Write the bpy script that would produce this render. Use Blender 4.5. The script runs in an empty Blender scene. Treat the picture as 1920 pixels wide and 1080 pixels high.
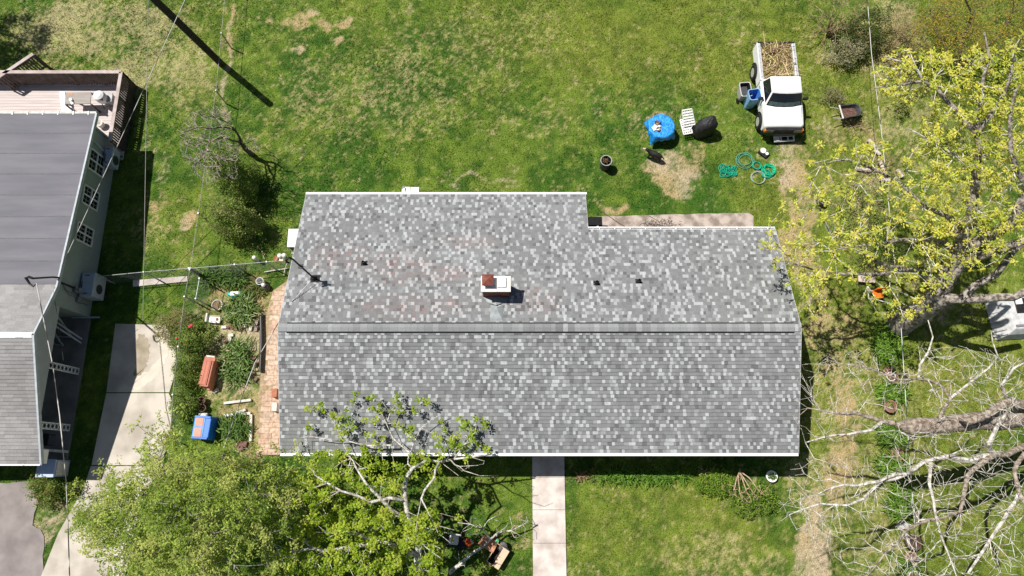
import bpy, math, random
import numpy as np
from mathutils import Vector, Matrix
random.seed(7); RNG = np.random.default_rng(11)
PI = math.pi
# ------------------------------------------------------------------ camera, sky, sun, exposure
scene = bpy.context.scene; COL = scene.collection
F, NAD, CH = 1280.0, 880.0, 27.5                     # focal length (px of a 1920 wide frame), nadir row, height (m)
TH = math.atan((NAD - 540) / F); SN, CS = math.sin(TH), math.cos(TH)
cam_d = bpy.data.cameras.new('camera'); cam = bpy.data.objects.new('camera', cam_d); COL.objects.link(cam)
cam.location = (0, 0, CH); cam.rotation_euler = (TH, 0, 0)
cam_d.sensor_width = 36; cam_d.lens = 24; cam_d.clip_end = 2000; cam_d.clip_start = .1
scene.camera = cam
SUN = Vector((.50, -.26, -1.0))                      # the way the light travels
w = bpy.data.worlds.new('World'); scene.world = w; w.use_nodes = True
nt = w.node_tree; bg = nt.nodes['Background']; sky = nt.nodes.new('ShaderNodeTexSky')
sky.sky_type = 'NISHITA'; sky.sun_disc = False
sky.sun_elevation = math.atan2(1, math.hypot(SUN.x, SUN.y)); sky.sun_rotation = math.atan2(-SUN.x, -SUN.y)
nt.links.new(sky.outputs[0], bg.inputs[0]); bg.inputs[1].default_value = .045
sl = bpy.data.lights.new('sun', 'SUN'); so = bpy.data.objects.new('sun', sl); COL.objects.link(so)
sl.energy = 4.6; sl.angle = math.radians(.5); sl.color = (1, .955, .88)
so.rotation_euler = SUN.to_track_quat('-Z', 'Y').to_euler(); so.location = (-20, 10, 40)
scene.view_settings.view_transform = 'Standard'; scene.view_settings.look = 'None'
scene.view_settings.exposure = .30; scene.view_settings.gamma = 1

def at(u, v, z=0.0):
    x, y = (u - 960) / F, (540 - v) / F
    t = (CH - z) / (CS - y * SN)
    return Vector((x * t, (SN + y * CS) * t, z))
def atx(u, v, X):                                    # point of the plane x = X seen at a pixel
    z = CH * (1 - X / at(u, v).x); return at(u, v, z)

# ------------------------------------------------------------------ materials
MATS = {}
def mat(name, col, rough=.75, metal=0, var=.15, scale=6, bump=0, bscale=30, col2=None, spec=.3, det=4, stretch=(1, 1, 1), ramp=(.35, .65)):
    if name in MATS: return MATS[name]
    m = bpy.data.materials.new(name); m.use_nodes = True; n = m.node_tree.nodes; L = m.node_tree.links
    b = n['Principled BSDF']; b.inputs['Roughness'].default_value = rough; b.inputs['Metallic'].default_value = metal
    b.inputs['Specular IOR Level'].default_value = spec
    tc = n.new('ShaderNodeTexCoord'); mp = n.new('ShaderNodeMapping'); mp.inputs['Scale'].default_value = stretch
    L.new(tc.outputs['Object'], mp.inputs[0])
    no = n.new('ShaderNodeTexNoise'); no.inputs['Scale'].default_value = scale; no.inputs['Detail'].default_value = det
    L.new(mp.outputs[0], no.inputs['Vector'])
    r = n.new('ShaderNodeValToRGB'); L.new(no.outputs[0], r.inputs[0])
    c2 = col2 or tuple(min(1, c * (1 + var)) for c in col)
    c1 = tuple(c * (1 - var) for c in col) if not col2 else col
    r.color_ramp.elements[0].position = ramp[0]; r.color_ramp.elements[1].position = ramp[1]
    r.color_ramp.elements[0].color = (*c1, 1); r.color_ramp.elements[1].color = (*c2, 1)
    L.new(r.outputs[0], b.inputs['Base Color'])
    if bump:
        n2 = n.new('ShaderNodeTexNoise'); n2.inputs['Scale'].default_value = bscale; n2.inputs['Detail'].default_value = 5
        L.new(mp.outputs[0], n2.inputs['Vector'])
        bp = n.new('ShaderNodeBump'); bp.inputs['Strength'].default_value = bump; bp.inputs['Distance'].default_value = .05
        L.new(n2.outputs[0], bp.inputs['Height']); L.new(bp.outputs[0], b.inputs['Normal'])
    MATS[name] = m; return m
def vmat(name, rough=.85, trans=0, nscale=60, namt=.25, bump=0):   # colour from the mesh's own attribute, mottled
    if name in MATS: return MATS[name]
    m = bpy.data.materials.new(name); m.use_nodes = True; n = m.node_tree.nodes; L = m.node_tree.links
    b = n['Principled BSDF']; b.inputs['Roughness'].default_value = rough; b.inputs['Specular IOR Level'].default_value = .2
    a = n.new('ShaderNodeVertexColor'); a.layer_name = 'Col'
    tc = n.new('ShaderNodeTexCoord'); no = n.new('ShaderNodeTexNoise'); no.inputs['Scale'].default_value = nscale
    no.inputs['Detail'].default_value = 3; L.new(tc.outputs['Object'], no.inputs['Vector'])
    mr = n.new('ShaderNodeMapRange'); mr.inputs[1].default_value = .3; mr.inputs[2].default_value = .7
    mr.inputs[3].default_value = 1 - namt; mr.inputs[4].default_value = 1 + namt; L.new(no.outputs[0], mr.inputs[0])
    mx = n.new('ShaderNodeVectorMath'); mx.operation = 'SCALE'
    L.new(a.outputs[0], mx.inputs[0]); L.new(mr.outputs[0], mx.inputs['Scale'])
    L.new(mx.outputs[0], b.inputs['Base Color'])
    if trans:
        t = n.new('ShaderNodeBsdfTranslucent'); L.new(mx.outputs[0], t.inputs[0])
        ms = n.new('ShaderNodeMixShader'); ms.inputs[0].default_value = trans
        L.new(b.outputs[0], ms.inputs[1]); L.new(t.outputs[0], ms.inputs[2]); L.new(ms.outputs[0], n['Material Output'].inputs[0])
    MATS[name] = m; return m
LEAF = vmat('leaf', .6, .45, 8, .2)
def bark(name, c, c2): return mat(name, c, .9, scale=9, bump=.6, bscale=22, col2=c2, det=6, ramp=(.38, .62))
BARK_G = bark('bark_grey', (.11, .09, .075), (.46, .41, .36))
BARK_P = bark('bark_pale', (.32, .28, .24), (.80, .76, .70))
BARK_L = bark('bark_limb', (.17, .125, .095), (.47, .40, .33))
BARK_D = bark('bark_dark', (.09, .07, .055), (.20, .165, .13))
BARK_B = bark('bark_brown', (.20, .14, .08), (.42, .32, .20))
WHITE = mat('white_paint', (.82, .82, .82), .45, var=.04, scale=3)
WPLAS = mat('white_plastic', (.78, .78, .76), .5, var=.06, scale=5)
OFFW = mat('weathered_white', (.62, .59, .54), .8, var=.18, scale=9)
BLACK = mat('black_rubber', (.016, .016, .018), .65, var=.3, scale=9)
BLPLAS = mat('black_plastic', (.02, .02, .022), .5, var=.3, scale=7)
STEEL = mat('galvanised_steel', (.40, .41, .42), .5, .4, .2, 10)
FWIRE = mat('weathered_wire', (.34, .325, .29), .7, var=.25, scale=2)
DSTEEL = mat('dark_steel', (.07, .07, .075), .5, .5, .3, 8)
GLASS = mat('dark_glass', (.012, .015, .018), .06, var=.2, scale=2, spec=.6)
TERRA = mat('terracotta', (.42, .17, .10), .85, var=.2, scale=8)
SOIL = mat('soil', (.10, .065, .04), .95, var=.4, scale=25, bump=.6)
BRICK = mat('red_brick', (.30, .11, .07), .9, var=.35, scale=14, bump=.5)
WOOD = mat('bare_wood', (.50, .36, .22), .8, var=.25, scale=5, stretch=(1, 8, 1))
CONC = mat('concrete', (.40, .355, .30), .9, scale=.9, bump=.25, bscale=50, col2=(.60, .545, .475), det=9, ramp=(.36, .60))
CONC2 = mat('concrete_bright', (.46, .395, .36), .9, scale=1.7, bump=.2, bscale=50, col2=(.68, .61, .565), det=9, ramp=(.36, .6))
ASPH = mat('asphalt', (.22, .19, .185), .95, scale=1.3, bump=.4, bscale=60, col2=(.34, .30, .29), det=9)
CABLE_M = mat('cable', (.05, .05, .05), .6, scale=1.7, col2=(.62, .60, .57), det=2, ramp=(.46, .54))

# ------------------------------------------------------------------ mesh helpers
class M:
    def __init__(s): s.v = []; s.f = []; s.c = []
    def add(s, vs, fs, col=None):
        o = len(s.v); s.v += [tuple(p) for p in vs]; s.f += [tuple(i + o for i in f) for f in fs]; s.c += [col] * len(fs); return s
    def box(s, c, d, rot=0, R=None, col=None, taper=1.0):
        R = R or Matrix.Rotation(rot, 3, 'Z'); c = Vector(c); vs = []
        for z in (-.5, .5):
            k = taper if z > 0 else 1
            for x, y in ((-.5, -.5), (.5, -.5), (.5, .5), (-.5, .5)): vs.append(c + R @ Vector((x * d[0] * k, y * d[1] * k, z * d[2])))
        return s.add(vs, [(3, 2, 1, 0), (4, 5, 6, 7), (0, 1, 5, 4), (1, 2, 6, 5), (2, 3, 7, 6), (3, 0, 4, 7)], col)
    def bar(s, a, b, wd, h, col=None):               # a squared bar between two points
        a, b = Vector(a), Vector(b); d = (b - a).normalized(); up = Vector((0, 0, 1)) if abs(d.z) < .95 else Vector((0, 1, 0))
        x = d.cross(up).normalized(); y = x.cross(d); vs = []
        for p in (a, b):
            for i, j in ((-1, -1), (1, -1), (1, 1), (-1, 1)): vs.append(p + x * (i * wd / 2) + y * (j * h / 2))
        return s.add(vs, [(3, 2, 1, 0), (4, 5, 6, 7), (0, 1, 5, 4), (1, 2, 6, 5), (2, 3, 7, 6), (3, 0, 4, 7)], col)
    def tube(s, pts, r, n=8, closed=False, col=None):
        pts = [Vector(p) for p in pts]; k = len(pts); rr = r if isinstance(r, (list, tuple)) else [r] * k
        vs = []; fs = []; px = None
        for i, p in enumerate(pts):
            if closed: d = pts[(i + 1) % k] - pts[i - 1]
            else: d = pts[min(i + 1, k - 1)] - pts[max(i - 1, 0)]
            if d.length < 1e-9: d = Vector((0, 0, 1))
            d.normalize()
            if px is None:
                px = d.cross(Vector((.31, .17, 1)) if abs(d.z) < .9 else Vector((1, .2, 0)))
            px = (px - d * px.dot(d)).normalized(); y = d.cross(px)
            for j in range(n):
                a = 2 * PI * j / n; vs.append(p + (px * math.cos(a) + y * math.sin(a)) * rr[i])
        for i in range(k if closed else k - 1):
            i2 = (i + 1) % k
            for j in range(n): fs.append((i * n + j, i * n + (j + 1) % n, i2 * n + (j + 1) % n, i2 * n + j))
        if not closed: fs += [tuple(range(n - 1, -1, -1)), tuple((k - 1) * n + j for j in range(n))]
        return s.add(vs, fs, col)
    def lathe(s, prof, c=(0, 0, 0), n=20, sx=1, sy=1, R=None, col=None):
        c = Vector(c); vs = []; fs = []; k = len(prof)
        for r, z in prof:
            for j in range(n):
                a = 2 * PI * j / n; q = Vector((r * math.cos(a) * sx, r * math.sin(a) * sy, z)); vs.append(c + (R @ q if R else q))
        for i in range(k - 1):
            for j in range(n): fs.append((i * n + j, i * n + (j + 1) % n, (i + 1) * n + (j + 1) % n, (i + 1) * n + j))
        if prof[0][0] > 1e-4: fs.append(tuple(range(n - 1, -1, -1)))
        if prof[-1][0] > 1e-4: fs.append(tuple((k - 1) * n + j for j in range(n)))
        return s.add(vs, fs, col)
    def prism(s, poly, z0, z1, col=None):
        n = len(poly); vs = [(p[0], p[1], z0) for p in poly] + [(p[0], p[1], z1) for p in poly]
        a = sum(poly[i][0] * poly[(i + 1) % n][1] - poly[(i + 1) % n][0] * poly[i][1] for i in range(n))
        if a < 0: vs = [(p[0], p[1], z0) for p in poly[::-1]] + [(p[0], p[1], z1) for p in poly[::-1]]
        return s.add(vs, [tuple(range(n - 1, -1, -1)), tuple(range(n, 2 * n))] + [(i, (i + 1) % n, n + (i + 1) % n, n + i) for i in range(n)], col)
    def loft(s, rings, caps=True, col=None):
        n = len(rings[0]); vs = [p for r in rings for p in r]; fs = []
        for i in range(len(rings) - 1):
            for j in range(n): fs.append((i * n + j, i * n + (j + 1) % n, (i + 1) * n + (j + 1) % n, (i + 1) * n + j))
        if caps: fs += [tuple(range(n - 1, -1, -1)), tuple((len(rings) - 1) * n + j for j in range(n))]
        return s.add(vs, fs, col)
    def quad(s, a, b, c, d, col=None): return s.add([a, b, c, d], [(0, 1, 2, 3)], col)
    def build(s, name, m, parent=None, smooth=False, origin=None, bevel=0, world=True, fix=False):
        me = bpy.data.meshes.new(name); o = Vector((0, 0, 0))
        if parent is not None and world: o = Vector(parent.get('wloc', parent.location))
        elif origin is not None: o = Vector(origin)
        me.from_pydata([(p[0] - o.x, p[1] - o.y, p[2] - o.z) for p in s.v], [], s.f)
        if any(c is not None for c in s.c):
            at_ = me.color_attributes.new('Col', 'FLOAT_COLOR', 'CORNER'); arr = []
            for f, c in zip(s.f, s.c): arr += list((*(c or (.5, .5, .5)), 1)) * len(f)
            at_.data.foreach_set('color', arr)
        if fix:
            import bmesh
            b = bmesh.new(); b.from_mesh(me); bmesh.ops.recalc_face_normals(b, faces=b.faces); b.to_mesh(me); b.free()
        if smooth: me.polygons.foreach_set('use_smooth', [True] * len(me.polygons))
        me.materials.append(m); ob = bpy.data.objects.new(name, me); COL.objects.link(ob)
        if parent is not None:
            ob.parent = parent
            if world: ob['wloc'] = tuple(o)
        elif origin is not None: ob.location = o
        if bevel:
            bm = ob.modifiers.new('bevel', 'BEVEL'); bm.width = bevel; bm.segments = 2; bm.limit_method = 'ANGLE'
        return ob
def tag(o, label, cat, group=None, kind=None):
    if label: o['label'] = label
    if cat: o['category'] = cat
    if group: o['group'] = group
    if kind: o['kind'] = kind
    return o
def thing(name, label, cat, loc=(0, 0, 0), rz=0, group=None):
    o = bpy.data.objects.new(name, None); COL.objects.link(o); o.location = loc; o.rotation_euler = (0, 0, rz)
    o.empty_display_size = .2; o['wloc'] = tuple(loc); return tag(o, label, cat, group)
def struct(o): o['kind'] = 'structure'; return o
def copy_tree(o, parent=None):
    c = o.copy(); COL.objects.link(c)
    if parent is not None: c.parent = parent
    for ch in list(o.children): copy_tree(ch, c)
    return c
def raw_mesh(name, verts, nper, colors, m, parent=None, origin=None):   # many n-gons from numpy: verts (N,nper,3), colours (N,3)
    N = len(verts); o = Vector((0, 0, 0))
    if parent is not None: o = Vector(parent['wloc'])
    elif origin is not None: o = Vector(origin)
    me = bpy.data.meshes.new(name); V = verts.reshape(-1, 3) - np.array(o)
    me.vertices.add(len(V)); me.vertices.foreach_set('co', V.astype(np.float32).ravel())
    me.loops.add(N * nper); me.loops.foreach_set('vertex_index', np.arange(N * nper, dtype=np.int32))
    me.polygons.add(N); me.polygons.foreach_set('loop_start', np.arange(0, N * nper, nper, dtype=np.int32))
    me.polygons.foreach_set('loop_total', np.full(N, nper, dtype=np.int32))
    me.update(calc_edges=True)
    a = me.color_attributes.new('Col', 'FLOAT_COLOR', 'CORNER')
    c = np.ones((N, nper, 4), np.float32); c[:, :, :3] = colors[:, None, :]; a.data.foreach_set('color', c.ravel())
    me.materials.append(m); ob = bpy.data.objects.new(name, me); COL.objects.link(ob)
    if parent is not None: ob.parent = parent; ob['wloc'] = tuple(o)
    elif origin is not None: ob.location = o
    return ob
def vnoise(x, y, s, seed=0):                          # smooth value noise, 0..1
    x = np.asarray(x) / s; y = np.asarray(y) / s; xi = np.floor(x).astype(np.int64); yi = np.floor(y).astype(np.int64)
    fx = x - xi; fy = y - yi; fx = fx * fx * (3 - 2 * fx); fy = fy * fy * (3 - 2 * fy)
    def h(a, b):
        n = (a * 374761393 + b * 668265263 + seed * 974634777) & 0xffffffff; n = ((n ^ (n >> 13)) * 1274126177) & 0xffffffff
        return ((n ^ (n >> 16)) & 0xffff) / 65535.0
    return (h(xi, yi) * (1 - fx) + h(xi + 1, yi) * fx) * (1 - fy) + (h(xi, yi + 1) * (1 - fx) + h(xi + 1, yi + 1) * fx) * fy
def fbm(x, y, s, seed=0, o=4):
    t = 0; a = 1; q = 0
    for i in range(o): t = t + a * vnoise(x, y, s / 2 ** i, seed + i); q += a; a *= .55
    return t / q
def inpoly(px, py, poly):
    r = np.zeros(px.shape, bool); n = len(poly)
    for i in range(n):
        x1, y1 = poly[i][:2]; x2, y2 = poly[(i + 1) % n][:2]
        if y1 == y2: continue
        r ^= ((y1 > py) != (y2 > py)) & (px < (x2 - x1) * (py - y1) / (y2 - y1) + x1)
    return r
def pxpoly(pts, z=0): return [at(u, v, z)[:2] for u, v in pts]

# ------------------------------------------------------------------ the ground and its paved parts
DRIVE = pxpoly([(217, 607), (310, 610), (331, 645), (329, 700), (318, 737), (322, 790), (310, 850), (262, 960), (235, 1080), (215, 1200), (60, 1200), (78, 1080), (110, 1000), (158, 915), (172, 873), (200, 737)])
ROAD = pxpoly([(-300, 905), (62, 905), (70, 945), (62, 985), (85, 1005), (80, 1080), (60, 1250), (-300, 1250)])
BRICKP = pxpoly([(512, 545), (548, 520), (575, 540), (575, 853), (478, 853), (484, 760), (490, 690), (496, 600)])
PATIO = pxpoly([(1090, 407), (1180, 405), (1320, 401), (1404, 399), (1412, 405), (1413, 470), (1090, 470)])
WALK = [(.79, .9), (2.04, .9), (2.04, -25), (.79, -25)]
FOOT = pxpoly([(250, 526), (352, 518), (352, 528), (250, 538)])
HOUSE = [(-7.7, .95), (9.65, .95), (9.65, 8.5), (2.5, 8.5), (2.5, 10.2), (-7.7, 10.2)]
LHOUSE = [(-40, .4), (-17.35, .4), (-17.35, 17), (-40, 17)]
PAVED = [DRIVE, ROAD, BRICKP, PATIO, WALK, FOOT, HOUSE, LHOUSE]
# bare earth (d), dry straw-coloured grass (y), bright yellow-green lawn (l): pixel ellipse, amount
PATCH = [('d', 1262, 312, 52, 30, 1), ('d', 1262, 345, 42, 24, 1), ('d', 1300, 285, 30, 20, .75), ('d', 1235, 320, 42, 14, .9), ('d', 1215, 225, 40, 20, .55), ('d', 1355, 215, 25, 16, .45),
 ('d', 1475, 290, 48, 26, .8), ('d', 1497, 330, 30, 50, .95), ('d', 1500, 395, 36, 50, .95), ('d', 1492, 455, 38, 45, .95), ('d', 1520, 520, 40, 40, .75), ('d', 1590, 250, 60, 36, .6),
 ('y', 1545, 600, 40, 90, .6), ('d', 1590, 770, 24, 90, .75), ('d', 1568, 880, 30, 80, .95), ('d', 1525, 1000, 32, 70, 1), ('d', 1520, 1070, 28, 60, 1), ('y', 1550, 930, 70, 140, .7),
 ('d', 1150, 388, 24, 9, .9), ('d', 905, 336, 70, 4, .7), ('d', 960, 348, 25, 4, .6), ('d', 560, 38, 26, 14, .95), ('d', 605, 50, 20, 12, 1), ('d', 632, 76, 14, 7, 1), ('d', 512, 40, 11, 7, 1), ('d', 645, 42, 18, 6, .9), ('d', 552, 92, 16, 8, .9), ('d', 585, 30, 14, 8, 1),
 ('d', 350, 410, 17, 16, 1), ('d', 286, 384, 14, 14, .85), ('d', 430, 60, 6, 60, .9), ('d', 421, 160, 6, 60, .9), ('d', 413, 240, 5, 40, .6), ('d', 396, 330, 5, 60, .4), ('d', 378, 450, 5, 50, .4),
 ('y', 180, 50, 190, 60, .95), ('y', 270, 110, 110, 60, .8), ('y', 350, 150, 60, 60, .7), ('y', 90, 110, 100, 30, .5), ('y', 290, 440, 50, 50, .5), ('y', 355, 470, 22, 60, .4),
 ('y', 640, 175, 130, 75, .5), ('y', 740, 205, 150, 65, .5), ('y', 830, 120, 150, 90, .5), ('y', 960, 60, 130, 60, .42), ('y', 1000, 220, 120, 40, .4), ('y', 560, 225, 80, 30, .45), ('y', 1120, 130, 90, 90, .25),
 ('y', 1310, 1040, 130, 50, .62), ('y', 1270, 940, 110, 40, .3), ('y', 1400, 1065, 120, 40, .5), ('y', 1100, 1010, 50, 30, .25), ('d', 1075, 905, 14, 10, .5), ('d', 1395, 905, 60, 14, .3),
 ('y', 1690, 200, 90, 90, .65), ('y', 1680, 60, 70, 80, .7), ('y', 1800, 300, 140, 120, .5), ('d', 1690, 130, 40, 30, .5), ('d', 1640, 320, 60, 40, .6), ('y', 1800, 700, 160, 90, .35), ('y', 1830, 900, 150, 120, .35), ('y', 1640, 850, 60, 160, .5), ('d', 1660, 520, 70, 30, .45),
 ('d', 440, 600, 75, 100, .95), ('d', 460, 760, 60, 60, 1), ('d', 420, 690, 50, 90, .8), ('d', 480, 840, 30, 20, .8), ('d', 500, 560, 20, 40, .6), ('d', 480, 690, 20, 100, .7), ('d', 340, 640, 20, 20, .7), ('d', 75, 990, 20, 45, .95), ('d', 95, 960, 25, 35, .7),
 ('l', 1650, 600, 260, 460, .55), ('d', 1640, 400, 110, 130, .42), ('d', 1700, 560, 130, 60, .42), ('y', 1620, 760, 110, 200, .6), ('y', 1600, 980, 100, 120, .7), ('d', 1580, 90, 90, 60, .5), ('d', 1560, 620, 50, 110, .5), ('l', 1300, 80, 330, 110, .45), ('l', 900, 80, 220, 100, .3), ('l', 1250, 980, 200, 90, .3), ('l', 1750, 150, 180, 150, .55)]
def masks(x, y):
    D = np.zeros(x.shape); Y = np.zeros(x.shape); Lm = np.zeros(x.shape)
    wx = x + (fbm(x, y, .9, 3) - .5) * 1.1; wy = y + (fbm(x, y, .9, 9) - .5) * 1.1
    for k, u, v, ru, rv, a in PATCH:
        c = at(u, v); rx = abs(at(u + ru, v).x - c.x); ry = abs(at(u, v - rv).y - c.y)
        q = ((wx - c.x) / rx) ** 2 + ((wy - c.y) / ry) ** 2; g = a * np.clip(1.45 - q, 0, 1)
        T = D if k == 'd' else Y if k == 'y' else Lm
        np.maximum(T, g, out=T)
    return D, Y, Lm
def grass_col(x, y, n_f, n_c):                        # linear base colour of the sward at each point
    D, Y, Lm = masks(x, y)
    green = np.array([.046, .112, .012]); mid = np.array([.115, .176, .022]); yel = np.array([.21, .222, .033]); straw = np.array([.33, .305, .115]); earth = np.array([.43, .325, .17])
    pale = np.array([.48, .385, .26])
    mott = fbm(x, y, .95, 91, 4) * .55 + n_f * .45; cl = fbm(x, y, .34, 17, 3); fine = .62 * fbm(x, y, .15, 131, 2) + .38 * RNG.random(x.shape)
    stripe = fbm(x, y * .12, .9, 57, 2)
    a = np.clip((n_c - .5) * 3.0 + (cl - .5) * 2.0 + (stripe - .5) * 1.1 + .5, 0, 1)[..., None]
    c = green * (1 - a) + mid * a
    b = np.clip(Lm * (.2 + 1.5 * mott) + (fbm(x, y, 3.5, 41, 3) - .54) * .9 + (fine - .5) * .5, 0, 1)[..., None] * .8; c = c * (1 - b) + yel * b
    amb = np.clip((fbm(x, y, 5.0, 77, 4) - .44) * 1.3, 0, .20)
    f = np.clip(np.maximum(Y * (.64 + .9 * (fbm(x, y, 1.6, 88, 4) - .3)), amb), 0, 1)
    s_ = np.clip((fine + f * .58 - .70) * 3.0, 0, .72)[..., None]; sf = np.clip(f * 1.5 - .35, 0, 1)[..., None]; c = c * (1 - s_) + (straw * (1 - sf) + np.array([.46, .395, .215]) * sf) * s_
    e = np.clip((D * 1.05 + (mott - .5) * 2.4 + (fine - .5) * 1.3 - .42) * 1.25, 0, .9)[..., None]
    pk = np.clip((fbm(x, y, 2.2, 51, 2) - .42) * 5, 0, 1)[..., None]
    c = c * (1 - e) + (earth * (1 - pk) + pale * pk) * (.88 + .24 * n_f[..., None]) * e
    return c * (1 - (1 - e) * (.30 - .60 * cl[..., None])), D
def build_ground():
    far = [-700, -350, -180, -100, -60, -40, -32]
    step = .09
    xs = np.array(far + list(np.arange(-27, 27.01, step)) + [-a for a in far[::-1]])
    ys = np.array(far + [-24, -18, -12, -9] + list(np.arange(-6.5, 23.6, step)) + [26, 30, 40, 60, 100, 180, 350, 700])
    X, Y = np.meshgrid(xs, ys); nx, ny = len(xs), len(ys)
    nf = .5 * fbm(X, Y, .42, 21, 3) + .5 * RNG.random(X.shape) * .5 + .125; nc = fbm(X, Y, 2.4, 5, 5)
    c, D = grass_col(X, Y, nf, nc)
    Z = (fbm(X, Y, 1.5, 33, 4) - .5) * .05 - .015
    me = bpy.data.meshes.new('ground')
    V = np.stack([X, Y, Z], -1).reshape(-1, 3)
    i = np.arange(nx * ny).reshape(ny, nx); q = np.stack([i[:-1, :-1], i[:-1, 1:], i[1:, 1:], i[1:, :-1]], -1).reshape(-1, 4)
    me.vertices.add(len(V)); me.vertices.foreach_set('co', V.astype(np.float32).ravel())
    me.loops.add(q.size); me.loops.foreach_set('vertex_index', q.astype(np.int32).ravel())
    me.polygons.add(len(q)); me.polygons.foreach_set('loop_start', np.arange(0, q.size, 4, dtype=np.int32)); me.polygons.foreach_set('loop_total', np.full(len(q), 4, dtype=np.int32))
    me.polygons.foreach_set('use_smooth', np.ones(len(q), bool)); me.update(calc_edges=True)
    a = me.color_attributes.new('Col', 'FLOAT_COLOR', 'POINT'); cc = np.ones((len(V), 4), np.float32); cc[:, :3] = c.reshape(-1, 3); a.data.foreach_set('color', cc.ravel())
    g = vmat('turf', .95, 0, 26, .34)
    n = g.node_tree.nodes; L = g.node_tree.links
    n2 = n.new('ShaderNodeTexNoise'); n2.inputs['Scale'].default_value = 18; n2.inputs['Detail'].default_value = 6
    tc = n.new('ShaderNodeTexCoord'); L.new(tc.outputs['Object'], n2.inputs['Vector'])
    bp = n.new('ShaderNodeBump'); bp.inputs['Strength'].default_value = .9; bp.inputs['Distance'].default_value = .06
    L.new(n2.outputs[0], bp.inputs['Height']); L.new(bp.outputs[0], n['Principled BSDF'].inputs['Normal'])
    me.materials.append(g); o = bpy.data.objects.new('ground', me); COL.objects.link(o); struct(o)
build_ground()
def build_grass(N=330000):                           # short blades over the lawn
    x = RNG.uniform(-25.5, 25.5, N); y = RNG.uniform(-5.2, 22.8, N)
    keep = np.ones(N, bool)
    for p in PAVED: keep &= ~inpoly(x, y, p)
    x, y = x[keep], y[keep]
    nf = .5 * fbm(x, y, .42, 21, 3) + .5 * RNG.random(x.shape) * .5 + .125; nc = fbm(x, y, 2.4, 5, 5)
    c, D = grass_col(x, y, nf, nc)
    k = RNG.random(len(x)) > D * .55; x, y, c, nc = x[k], y[k], c[k], nc[k]; n = len(x)
    a = RNG.uniform(0, 2 * PI, n); h = RNG.uniform(.03, .075, n) * (1.25 - .5 * nc); wd = RNG.uniform(.012, .022, n); lean = RNG.uniform(.2, 1.1, n) * h * 1.2; la = RNG.uniform(0, 2 * PI, n)
    V = np.zeros((n, 3, 3)); V[:, 0] = np.stack([x - np.cos(a) * wd, y - np.sin(a) * wd, np.full(n, -.03)], -1)
    V[:, 1] = np.stack([x + np.cos(a) * wd, y + np.sin(a) * wd, np.full(n, -.03)], -1)
    V[:, 2] = np.stack([x + np.cos(la) * lean, y + np.sin(la) * lean, h], -1)
    c = c * RNG.uniform(.75, 1.5, n)[:, None]
    o = raw_mesh('grass', V, 3, np.clip(c, 0, .8), vmat('grass_blade', .7, .3, 8, .15)); tag(o, 'short patchy green and straw coloured lawn grass around the houses', 'grass', kind='stuff')
build_grass()
def rough(poly, j=.05, step=.25):
    out = []
    for a, b_ in zip(poly, poly[1:] + poly[:1]):
        a, b_ = Vector(a), Vector(b_); n = max(1, int((b_ - a).length / step)); out += [a.lerp(b_, k / n) + Vector((random.uniform(-j, j), random.uniform(-j, j))) for k in range(n)]
    return out
def slab(name, poly, z, m, joints=None):
    b = M().prism(poly, -.05, z); return struct(b.build(name, m))
# driveway in three slabs with open joints
def driveway():
    b = M()
    b.prism(pxpoly([(217, 607), (310, 610), (331, 645), (329, 700), (318, 735.5), (200.3, 735.5)]), -.05, .03)
    b.prism(pxpoly([(200, 737.5), (317, 737.5), (325, 755), (322, 790), (310, 850), (300, 872), (172.5, 872)]), -.05, .034)
    b.prism(pxpoly([(171, 874), (298, 874), (262, 960), (235, 1080), (205, 1250), (50, 1250), (78, 1080), (110, 1000), (158, 915)]), -.05, .032)
    struct(b.build('driveway', CONC))
driveway()
def stain(name, pts, z, m):
    c = at(*pts[0]); out = []; n = len(pts)
    for i in range(n):
        a, b_ = Vector(at(*pts[i])), Vector(at(*pts[(i + 1) % n]))
        for k in range(6): p = a.lerp(b_, k / 6); out.append((p.x + random.uniform(-.06, .06), p.y + random.uniform(-.06, .06)))
    struct(M().prism(out, z - .003, z).build(name, m))
stain('driveway', [(245, 722), (262, 705), (285, 690), (300, 672), (303, 655), (298, 640), (300, 618), (312, 640), (316, 660), (308, 690), (285, 715), (255, 733)], .0335, mat('pale_concrete', (.60, .53, .44), .9, scale=2.2, col2=(.68, .62, .54), det=8))
stain('driveway', [(252, 705), (258, 670), (256, 640), (262, 626), (274, 632), (281, 650), (278, 675), (270, 698), (258, 706)], .037, mat('damp_concrete', (.27, .225, .155), .85, scale=2.2, col2=(.40, .345, .27), det=8))
slab('asphalt_road', rough(ROAD, .06, .3), .02, ASPH)
slab('patio', rough(PATIO, .02), .03, mat('old_concrete', (.25, .20, .17), .95, scale=2.2, bump=.5, col2=(.50, .42, .37), det=9, ramp=(.38, .58)))
slab('fence_footing', FOOT, .04, CONC2)
def walkway():
    b = M(); y = .9
    while y > -25: b.prism([(.79, y), (2.04, y), (2.04, y - 1.19), (.79, y - 1.19)], -.05, .035 + random.uniform(-.004, .004)); y -= 1.203
    struct(b.build('walkway', CONC2))
walkway()
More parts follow.
